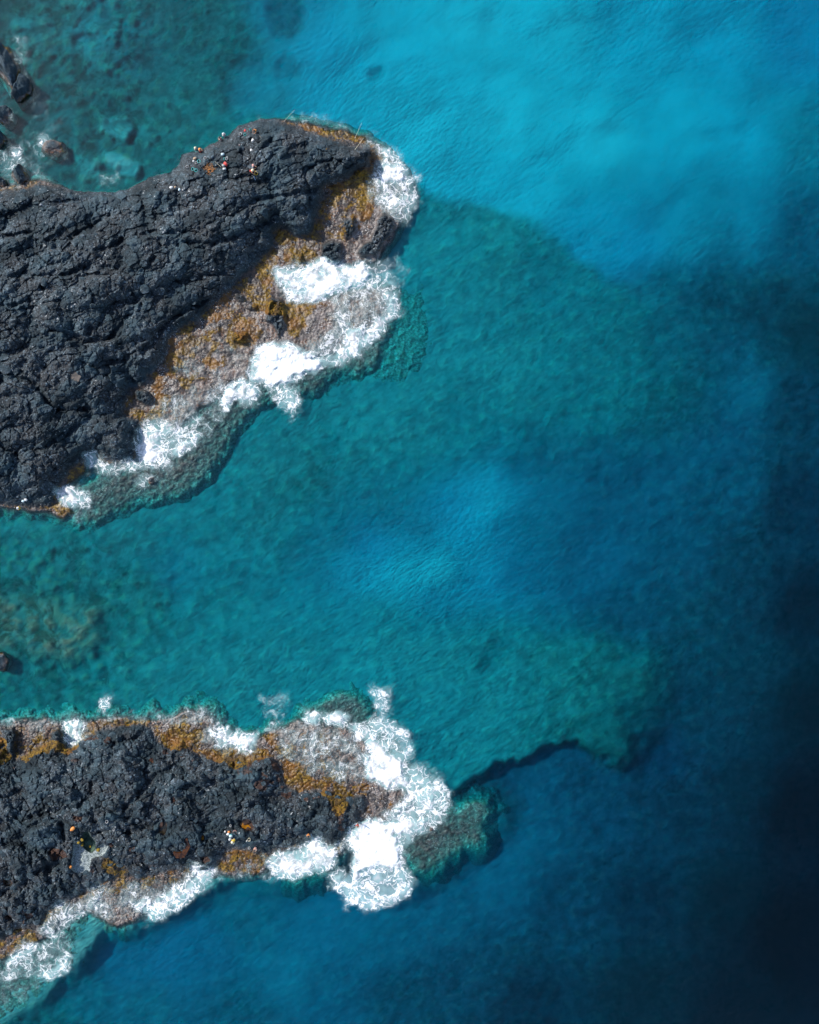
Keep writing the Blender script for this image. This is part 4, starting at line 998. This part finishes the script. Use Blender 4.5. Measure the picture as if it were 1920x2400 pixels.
# lichen-yellow stones round the green hollow
YEL = simple('yellow_lichen_stone', (0.24, 0.16, 0.015), 0.85, 0.35, 6)
MOSSY = simple('pale_green_stone', (0.20, 0.27, 0.19), 0.85, 0.3, 6)
for u, v, d, m, lab in [(192, 1969, 0.55, YEL, 'topmost yellow stone at the rim of the green hollow'), (184, 1975, 0.5, YEL, 'leftmost yellow stone beside the green hollow'), (192, 1980, 0.6, YEL, 'yellow stone just under the topmost one at the green hollow'),
                        (211, 1984, 0.5, YEL, 'lone yellow stone below the middle of the green hollow'), (230, 1992, 0.65, YEL, 'orange-yellow stone on the pale barnacle ledge'), (222, 1979, 0.5, MOSSY, 'pale green stone at the right rim of the green hollow')]:
    me = ROCKS[rng.randrange(16)].copy(); me.materials.clear()
    o = link('lichen_stone', me, None, [m])
    o.location = place(u, v, 0.05); o.scale = (d / 2, d / 2, d / 2); o.rotation_euler = (0, 0, rng.uniform(0, 6))
    tag(o, lab, 'stone', 'stones round the green hollow')

# ------------------------------------------------------------------ anglers' gear
def bm_obj(name, bm, mat, parent=None, smooth=True):
    bmesh.ops.recalc_face_normals(bm, faces=bm.faces)
    me = bpy.data.meshes.new(name)
    bm.to_mesh(me); bm.free()
    me.polygons.foreach_set('use_smooth', np.full(len(me.polygons), smooth, dtype=bool))
    return link(name, me, parent, [mat])
def lathe(profile, n=20, closed=False):
    bm = bmesh.new()
    rings = []
    for r, z in profile:
        rings.append([bm.verts.new((r * math.cos(2 * math.pi * k / n), r * math.sin(2 * math.pi * k / n), z)) for k in range(n)])
    for a, b in zip(rings[:-1], rings[1:]):
        for k in range(n):
            bm.faces.new((a[k], a[(k + 1) % n], b[(k + 1) % n], b[k]))
    bm.faces.new(rings[0])
    bm.faces.new(list(reversed(rings[-1])))
    return bm
def tube(pts, radii, n=6):
    bm = bmesh.new()
    rings = []
    pts = [Vector(p) for p in pts]
    for i, p in enumerate(pts):
        d = (pts[min(i + 1, len(pts) - 1)] - pts[max(i - 1, 0)]).normalized()
        a = d.orthogonal().normalized(); b = d.cross(a)
        rings.append([bm.verts.new(p + (a * math.cos(2 * math.pi * k / n) + b * math.sin(2 * math.pi * k / n)) * radii[i]) for k in range(n)])
    for i in range(len(rings) - 1):
        # align the next ring to the previous one
        off = min(range(n), key=lambda o_: (rings[i + 1][o_].co - pts[i + 1] - (rings[i][0].co - pts[i])).length)
        rings[i + 1] = rings[i + 1][off:] + rings[i + 1][:off]
        for k in range(n):
            bm.faces.new((rings[i][k], rings[i][(k + 1) % n], rings[i + 1][(k + 1) % n], rings[i + 1][k]))
    bm.faces.new(rings[0]); bm.faces.new(list(reversed(rings[-1])))
    return bm
C = dict(white=(0.62, 0.63, 0.63), cream=(0.72, 0.66, 0.46), turq=(0.05, 0.52, 0.52), orange=(0.75, 0.27, 0.06), red=(0.55, 0.05, 0.04), pink=(0.62, 0.33, 0.28), yellow=(0.78, 0.52, 0.05),
         grey=(0.34, 0.35, 0.35), blue=(0.05, 0.20, 0.50), pale=(0.50, 0.62, 0.66), dark=(0.03, 0.035, 0.04), skin=(0.45, 0.26, 0.17), denim=(0.05, 0.08, 0.15), tan=(0.42, 0.30, 0.20))
MATS = {k: simple('paint_' + k, c, 0.5) for k, c in C.items()}
METAL = simple('grey_metal', (0.45, 0.45, 0.45), 0.35)
def bucket(u, v, d, col, label, depth=0.8, filled=None):
    r = d / 2; h = d * depth
    e = empty('bucket', place(u, v, 0.02), rng.uniform(0, 6.28))
    wall = 0.05 * d
    bm_obj('body', lathe([(r * .78, 0), (r * .86, h * .35), (r * .97, h), (r * .97 - wall, h), (r * .84 - wall, h * .35), (r * .76 - wall, wall)]), MATS[col], e)
    bm_obj('rim', lathe([(r * .96, h - .02), (r * 1.05, h - .015), (r * 1.05, h + .012), (r * .90, h + .012), (r * .90, h - .02)]), MATS[col], e)
    pts = [(r * 1.04 * math.cos(a), r * .5 * math.sin(a), h + 0.01 + 0.02 * math.sin(a)) for a in np.linspace(0, math.pi, 12)]
    hd_ = bm_obj('handle', tube(pts, [0.008] * 12, 5), METAL, e)
    bm_obj('grip', tube(pts[4:8], [0.014] * 4, 6), MATS['white'], hd_)
    if filled:
        bm_obj('contents', lathe([(0.02, h * .62), (r * .80, h * .6), (r * .80, h * .5), (0.02, h * .5)]), MATS[filled], e)
    return tag(e, label, 'bucket', 'anglers buckets and tubs')
def cooler(u, v, w, l, rz, col, lid, label):
    e = empty('cool_box', place(u, v, 0.03), rz)
    def bx(sx, sy, z0, z1, bev):
        bm = bmesh.new(); bmesh.ops.create_cube(bm, size=1)
        bmesh.ops.scale(bm, vec=(sx, sy, z1 - z0), verts=bm.verts); bmesh.ops.translate(bm, vec=(0, 0, (z0 + z1) / 2), verts=bm.verts)
        bmesh.ops.bevel(bm, geom=list(bm.edges), offset=bev, segments=2, affect='EDGES')
        return bm
    h = 0.75 * w
    bm_obj('body', bx(l * .95, w * .93, 0, h, 0.03), MATS[col], e)
    ld = bm_obj('lid', bx(l, w, h + 0.003, h + .09, 0.025), MATS[lid], e)
    lt = bm_obj('latch', bx(.07, .03, h - .06, h + .05, 0.006), MATS['grey'], ld)
    lt.location = (0, -w * .51, 0)
    bm_obj('handle', tube([(-l * .53, 0, h * .7), (-l * .53, w * .3, h + .12), (0, w * .3, h + .14), (l * .53, w * .3, h + .12), (l * .53, 0, h * .7)], [.012] * 5, 5), MATS['grey'], e)
    return tag(e, label, 'cool box', 'anglers boxes and bags')
def bag(u, v, d, col, label, seed=0, rz=0.0, asp=1.0):
    e = empty('carrier_bag', place(u, v, 0.03), rz)
    bm = bmesh.new(); bmesh.ops.create_icosphere(bm, subdivisions=3, radius=d / 2)
    co = np.array([w.co[:] for w in bm.verts])
    n = fbm(co[:, 0] * 7 / d * .5 + seed * 3.1, co[:, 1] * 7 / d * .5 + co[:, 2] * 4, 3, 600 + seed)
    for w, k in zip(bm.verts, n):
        w.co *= 1 + 0.42 * float(k)
        w.co.x *= asp
        w.co.z = max(w.co.z * 0.75 + d * .22, 0)
    bm_obj('body', bm, MATS[col], e)
    for sx in (-1, 1):
        bm_obj('handle', tube([(sx * d * .12, -d * .1, d * .5), (sx * d * .22, -d * .05, d * .66), (sx * d * .24, d * .05, d * .66), (sx * d * .12, d * .1, d * .5)], [.012] * 4, 5), MATS[col], e)
    return tag(e, label, 'bag', 'anglers boxes and bags')
def rod(u0, v0, u1, v1, z0, z1, label, col='cream'):
    """a rod from its grip (u0,v0) to its tip (u1,v1), both heights above the rock at the grip"""
    g = ground(u0, v0)
    a = Vector((*world_xy(u0, v0, g + z0), g + z0)); b = Vector((*world_xy(u1, v1, g + z1), g + z1))
    e = empty('fishing_rod', a)
    d = b - a
    sag = Vector((0, 0, -0.04 * d.length))
    P = lambda t_: d * t_ + sag * (t_ * t_)
    bm_obj('blank', tube([P(t_) for t_ in np.linspace(0, 1, 9)], list(np.linspace(0.024, 0.011, 9)), 6), MATS[col], e)
    bm_obj('grip', tube([P(0.0) - d * 0.02, P(0.08), P(0.16)], [0.032, 0.034, 0.028], 8), MATS['dark'], e)
    rl = bm_obj('reel', lathe([(0.03, -.05), (.06, -.04), (.035, -.02), (.035, .02), (.06, .04), (.03, .05)], 10), METAL, e)
    rl.location = P(0.2) + Vector((0, 0, -0.07))
    for t_ in (0.4, 0.6, 0.78, 0.92):
        gd = bm_obj('guide_ring', lathe([(0.028, -.004), (.034, 0), (.028, .004), (.022, 0)], 8), METAL, e)
        gd.location = P(t_) + Vector((0, 0, -0.03))
    return tag(e, label, 'fishing rod', 'fishing rods of the anglers')
def cup(u, v, d, col, label):
    e = empty('bottle', place(u, v, 0.02), 0)
    bm_obj('body', lathe([(d * .4, 0), (d * .5, .02), (d * .5, d * 1.1), (d * .2, d * 1.5), (d * .18, d * 1.7)], 12), MATS[col], e)
    c_ = bm_obj('cap', lathe([(d * .22, 0), (d * .22, d * .25)], 10), MATS['white'], e)
    c_.location = (0, 0, d * 1.7)
    return tag(e, label, 'bottle', 'bottles left on the rocks')
def net(u, v, d, label):
    e = empty('fishing_net', place(u, v, 0.05), 0)
    m = simple('orange_netting', (0.46, 0.22, 0.08), 0.9)
    r = random.Random(5)
    bm = bmesh.new()
    for k in range(34):
        a = r.uniform(0, 6.28); c = Vector((r.gauss(0, d * .2), r.gauss(0, d * .16), 0.05))
        pts = []
        for q in range(9):
            a += r.uniform(-1.1, 1.1)
            c = c + Vector((math.cos(a), math.sin(a), 0)) * d * .1
            c.z = 0.06 + r.uniform(0, 0.16)
            pts.append(c.copy())
        t2 = tube(pts, [0.018] * 9, 4)
        tmp = bpy.data.meshes.new('t'); t2.to_mesh(tmp); t2.free(); bm.from_mesh(tmp); bpy.data.meshes.remove(tmp)
    bm_obj('netting', bm, m, e)
    for k in range(5):
        f = bmesh.new(); bmesh.ops.create_icosphere(f, subdivisions=2, radius=0.07)
        o = bm_obj('net_float', f, MATS['orange'], e); o.location = (r.gauss(0, d * .25), r.gauss(0, d * .2), 0.14); o.scale = (1.3, 1, 1)
    return tag(e, label, 'net')

# ------------------------------------------------------------------ people
POSES = {
 'stand': dict(pelvis=(0, 0, .94), waist=(0, 0, 1.10), chest=(0, .02, 1.34), neck=(0, .03, 1.50), head=(0, .05, 1.60), crown=(0, .05, 1.72), nose=(0, .15, 1.60), sh=(.19, .0, 1.42), el=(.27, .10, 1.17), wr=(.19, .33, 1.12), hip=(.10, 0, .90), kn=(.13, .05, .50), an=(.13, -.02, .09), toe=(.15, .17, .04)),
 'sit': dict(pelvis=(0, -.02, .16), waist=(0, -.03, .32), chest=(0, .05, .55), neck=(0, .12, .70), head=(0, .17, .79), crown=(0, .18, .91), nose=(0, .27, .78), sh=(.19, .07, .62), el=(.26, .20, .40), wr=(.15, .42, .42), hip=(.10, .02, .15), kn=(.17, .42, .40), an=(.15, .56, .08), toe=(.16, .74, .05)),
 'crouch': dict(pelvis=(0, -.12, .34), waist=(0, -.07, .48), chest=(0, .10, .68), neck=(0, .20, .80), head=(0, .26, .88), crown=(0, .28, 1.0), nose=(0, .36, .87), sh=(.19, .12, .73), el=(.28, .30, .54), wr=(.15, .50, .44), hip=(.10, -.08, .33), kn=(.19, .28, .47), an=(.15, .02, .08), toe=(.16, .20, .04))}
def person(u, v, rz, pose, shirt, trousers, hat, label, holds=False):
    J = POSES[pose]
    verts, rad, edges, cls = [], [], [], []
    def add(p, r, c, parent=None):
        verts.append(p); rad.append(r); cls.append(c)
        if parent is not None:
            edges.append((parent, len(verts) - 1))
        return len(verts) - 1
    pe = add(J['pelvis'], .145, 2)
    wa = add(J['waist'], .135, 1, pe); ch = add(J['chest'], .155, 1, wa); ne = add(J['neck'], .058, 0, ch)
    he = add(J['head'], .092, 0, ne); add(J['crown'], .082, 0, he); add(J['nose'], .018, 0, he)
    for s_ in (-1, 1):
        m = lambda k: (J[k][0] * s_, J[k][1], J[k][2])
        sh = add(m('sh'), .072, 1, ch); el = add(m('el'), .050, 1, sh); wr = add(m('wr'), .032, 0, el)
        w_ = Vector(m('wr')); d_ = (w_ - Vector(m('el'))).normalized(); sd = Vector((s_, 0, 0))
        pa = add(tuple(w_ + d_ * .07), .034, 0, wr)
        for q, ln in ((-.03, .065), (-.01, .078), (.01, .074), (.03, .058)):
            k1 = add(tuple(w_ + d_ * (.10 + ln * .45) + sd * q), .0095, 0, pa)
            add(tuple(w_ + d_ * (.10 + ln * .8) + sd * q + Vector((0, 0, -.02))), .008, 0, k1)
        th = add(tuple(w_ + d_ * .06 - sd * .05), .011, 0, pa); add(tuple(w_ + d_ * .10 - sd * .055 + Vector((0, 0, -.01))), .009, 0, th)
        hp = add(m('hip'), .092, 2, pe); kn = add(m('kn'), .062, 2, hp); an = add(m('an'), .042, 2, kn); add(m('toe'), .040, 3, an)
    me = bpy.data.meshes.new('person')
    me.from_pydata(verts, edges, [])
    o = bpy.data.objects.new('tmp', me); COL.objects.link(o)
    o.modifiers.new('skin', 'SKIN'); sub = o.modifiers.new('sub', 'SUBSURF'); sub.levels = 1; sub.render_levels = 1
    for k, sv in enumerate(me.skin_vertices[0].data):
        sv.radius = (rad[k], rad[k] * (0.78 if k in (pe, wa, ch) else 1.0)); sv.use_root = k == pe
    dg = bpy.context.evaluated_depsgraph_get()
    body = bpy.data.meshes.new_from_object(o.evaluated_get(dg))
    bpy.data.objects.remove(o, do_unlink=True)
    seg = [(np.array(verts[a]), np.array(verts[b]), cls[b]) for a, b in edges]
    for c_ in ('skin', shirt, trousers, 'dark'):
        body.materials.append(MATS[c_])
    for f in body.polygons:
        c_ = np.array(f.center); best = (9, 0)
        for a, b, k in seg:
            t_ = np.clip((c_ - a) @ (b - a) / ((b - a) @ (b - a)), 0, 1)
            best = min(best, (float(np.linalg.norm(c_ - a - (b - a) * t_)), k))
        f.material_index = best[1]; f.use_smooth = True
    e = empty('person', place(u, v, 0.0), rz)
    b_ = link('body', body, e)
    cr = Vector(J['crown'])
    if hat:
        h_ = bm_obj('hat', lathe([(.21, -.005), (.215, .008), (.115, .012), (.108, .09), (.085, .115), (.02, .12)], 16), MATS[hat], e)
    else:
        h_ = bm_obj('hair', lathe([(.095, -.08), (.103, -.02), (.095, .04), (.06, .075), (.015, .085)], 14), MATS['dark'], e)
    h_.location = cr + Vector((0, -.01, -.01)); h_.rotation_euler = (-0.25, 0, 0)
    return tag(e, label, 'person', 'anglers on the rocks')
person(462, 355, 0.2, 'sit', 'grey', 'denim', 'cream', 'person in grey with a pale hat sitting at the headland edge over the water')
person(471, 358, -0.3, 'sit', 'red', 'dark', 'orange', 'person in red sitting at the edge beside the one in a pale hat')
person(601, 309, 2.4, 'crouch', 'orange', 'tan', None, 'person in an orange jacket crouching with a rod near the headland edge')
person(594, 393, -1.9, 'sit', 'white', 'dark', 'pink', 'person with a pinkish hat sitting above the yellow tub')
person(593, 402, -2.6, 'crouch', 'orange', 'red', 'cream', 'person with a cream hat crouching next to the yellow tub')
person(528, 322, 0.5, 'sit', 'white', 'grey', 'white', 'person all in white sitting at the edge above the white buckets')
person(520, 330, 0.9, 'sit', 'pink', 'grey', None, 'bareheaded person in pink sitting at the edge next to the one in white')
person(55, 1191, 1.6, 'stand', 'yellow', 'grey', 'white', 'person in a yellow shirt standing at the lower left edge of the broad headland')
person(600, 1985, 3.0, 'sit', 'pink', 'white', None, 'bareheaded person in pink sitting at the lower rim of the narrow headland')
person(725, 1949, 3.3, 'stand', 'orange', 'dark', None, 'person in orange standing alone with a blue rod near the surf')
person(551, 1966, 2.2, 'crouch', 'yellow', 'tan', 'cream', 'person in yellow crouching among the gear below the amber pool')
person(840, 1927, 2.7, 'stand', 'red', 'tan', None, 'person in red standing right at the edge of the white surf')

bucket(565, 316, 0.42, 'white', 'white bucket left of a turquoise one near the orange jacket', filled='white')
bucket(575, 317, 0.40, 'turq', 'turquoise bucket right of a white one near the orange jacket', filled='turq')
bucket(587, 305, 0.34, 'turq', 'small turquoise bucket closest to the orange jacket')
bucket(482, 372, 0.40, 'white', 'white bucket standing alone below the two people at the edge', filled='white')
bucket(440, 392, 0.38, 'white', 'white bucket farthest to the left near the turquoise tubs', filled='white')
bucket(461, 383, 0.36, 'white', 'white bucket between the bags and the turquoise tubs')
bucket(467, 379, 0.48, 'turq', 'turquoise ring-shaped tub beside the bags', 0.4, 'dark')
bucket(453, 397, 0.46, 'turq', 'left one of two touching turquoise tubs', 0.4, 'blue')
bucket(460, 400, 0.48, 'turq', 'right one of two touching turquoise tubs', 0.4)
bucket(527, 374, 0.36, 'turq', 'turquoise bucket touching a white one above the red cool box', filled='dark')
bucket(532, 374, 0.36, 'white', 'white bucket touching a turquoise one above the red cool box')
bucket(601, 407, 0.56, 'yellow', 'yellow tub with a dark inside beside the two people with hats', 0.4, 'dark')
bucket(541, 1934, 0.34, 'white', 'white bucket with an orange inside above the gear by the amber pool', filled='orange')
bucket(551, 1949, 0.56, 'pink', 'pink basin between the gear and the amber pool', 0.35)
bucket(585, 1966, 0.46, 'cream', 'cream bucket alone right of the two crossed rods', filled='cream')
bucket(585, 1986, 0.36, 'white', 'white bucket beside the person in pink on the narrow headland', filled='white')
bucket(252, 1924, 0.44, 'white', 'white bucket with a dark inside on the fractured mound', filled='dark')
bucket(268, 1944, 0.30, 'white', 'small white bucket at the lower end of the fractured mound', filled='white')
cooler(530, 386, 0.42, 0.62, -0.7, 'red', 'red', 'red cool box below a pair of touching buckets')
cooler(525, 389, 0.36, 0.5, 0.2, 'grey', 'grey', 'grey box touching the red cool box')
cooler(527, 397, 0.30, 0.5, 0.1, 'white', 'white', 'white box just below the red cool box')
cooler(523, 363, 0.34, 0.52, 0.1, 'pale', 'pale', 'pale blue box above the pair of touching buckets')
cooler(542, 1958, 0.36, 0.5, 0.1, 'turq', 'pale', 'turquoise cool box in the gear heap by the amber pool')
cooler(540, 1966, 0.30, 0.42, 0.5, 'pale', 'white', 'small pale box below the turquoise cool box')
bag(457, 372, 0.42, 'tan', 'tan bag left of the ring-shaped turquoise tub', 1, 0.4, 1.4)
bag(454, 378, 0.34, 'white', 'white bag under the tan bag near the turquoise tubs', 2)
bag(594, 329, 0.48, 'white', 'crumpled white bag below the orange jacket', 3, 0.8, 1.5)
bag(590, 353, 0.46, 'white', 'white bag alone midway between the orange jacket and the yellow tub', 4, 1.3, 1.3)
bag(575, 307, 0.40, 'red', 'dark red bag above the white and turquoise buckets', 5)
bag(588, 401, 0.34, 'red', 'small red bag touching the person with a cream hat', 6)
bag(61, 1171, 0.42, 'white', 'right one of two white bags above the person in yellow', 7, -0.6, 1.4)
bag(55, 1174, 0.40, 'pale', 'left, duller one of two white bags above the person in yellow', 8, 0.5, 1.4)
bag(537, 1950, 0.40, 'orange', 'orange bag in the gear heap by the amber pool', 9)
bag(535, 1955, 0.42, 'white', 'white bag below the orange bag in the gear heap', 10, 0.2, 1.2)
bag(528, 1949, 0.30, 'white', 'white bag at the left end of the gear heap', 11)
bag(402, 440, 0.40, 'white', 'left one of three pale bags on the bare lava below the net', 12, 0, 1.4)
bag(411, 439, 0.34, 'tan', 'middle one of three pale bags on the bare lava below the net', 13)
bag(421, 445, 0.36, 'pale', 'right one of three pale bags on the bare lava below the net', 14, 1.2, 1.4)
bag(171, 1942, 0.55, 'orange', 'orange bag by the dark pool left of the fractured mound', 15, 0.7, 1.5)
bag(165, 2032, 0.46, 'orange', 'orange bag left of the pale barnacle ledge', 16, 0.5, 1.3)
cup(611, 356, 0.20, 'white', 'white bottle right of the lone white bag')
cup(562, 341, 0.18, 'pink', 'left one of two small bottles below the white bucket', )
cup(567, 341, 0.18, 'white', 'right one of two small bottles below the white bucket')
cup(562, 1952, 0.22, 'white', 'white bottle between the pink basin and the crossed rods')
cup(579, 1970, 0.20, 'white', 'white bottle beside the cream bucket')
net(493, 399, 1.3, 'tangled orange fishing net lying on the dark lava')
rod(661, 290, 691, 256, 0.6, 2.2, 'long pale rod over the water at the top of the broad headland')
rod(829, 331, 848, 287, 0.5, 2.2, 'pale rod over the golden rim, upper one of the two near the tip')
rod(828, 356, 853, 322, 0.5, 1.6, 'pale rod lower on the lava, lower one of the two near the tip')
rod(606, 315, 618, 329, 0.9, 0.4, 'short rod in front of the orange jacket', 'tan')
rod(521, 394, 504, 378, 0.1, 0.35, 'pale rod lying left of the red cool box')
rod(594, 412, 599, 422, 0.3, 0.5, 'bright blue rod below the yellow tub', 'blue')
rod(56, 1147, 18, 1106, 0.2, 0.9, 'thin pinkish rod on the lava above the person in yellow', 'pink')
rod(544, 1982, 559, 1967, 0.2, 0.5, 'lower left one of two pale rods below the gear heap', 'pale')
rod(556, 1976, 570, 1958, 0.2, 0.5, 'upper right one of two pale rods below the gear heap', 'pale')
rod(728, 1952, 735, 1969, 1.0, 1.3, 'blue rod held by the person in orange near the surf', 'blue')
print('all built', len(bpy.data.objects))
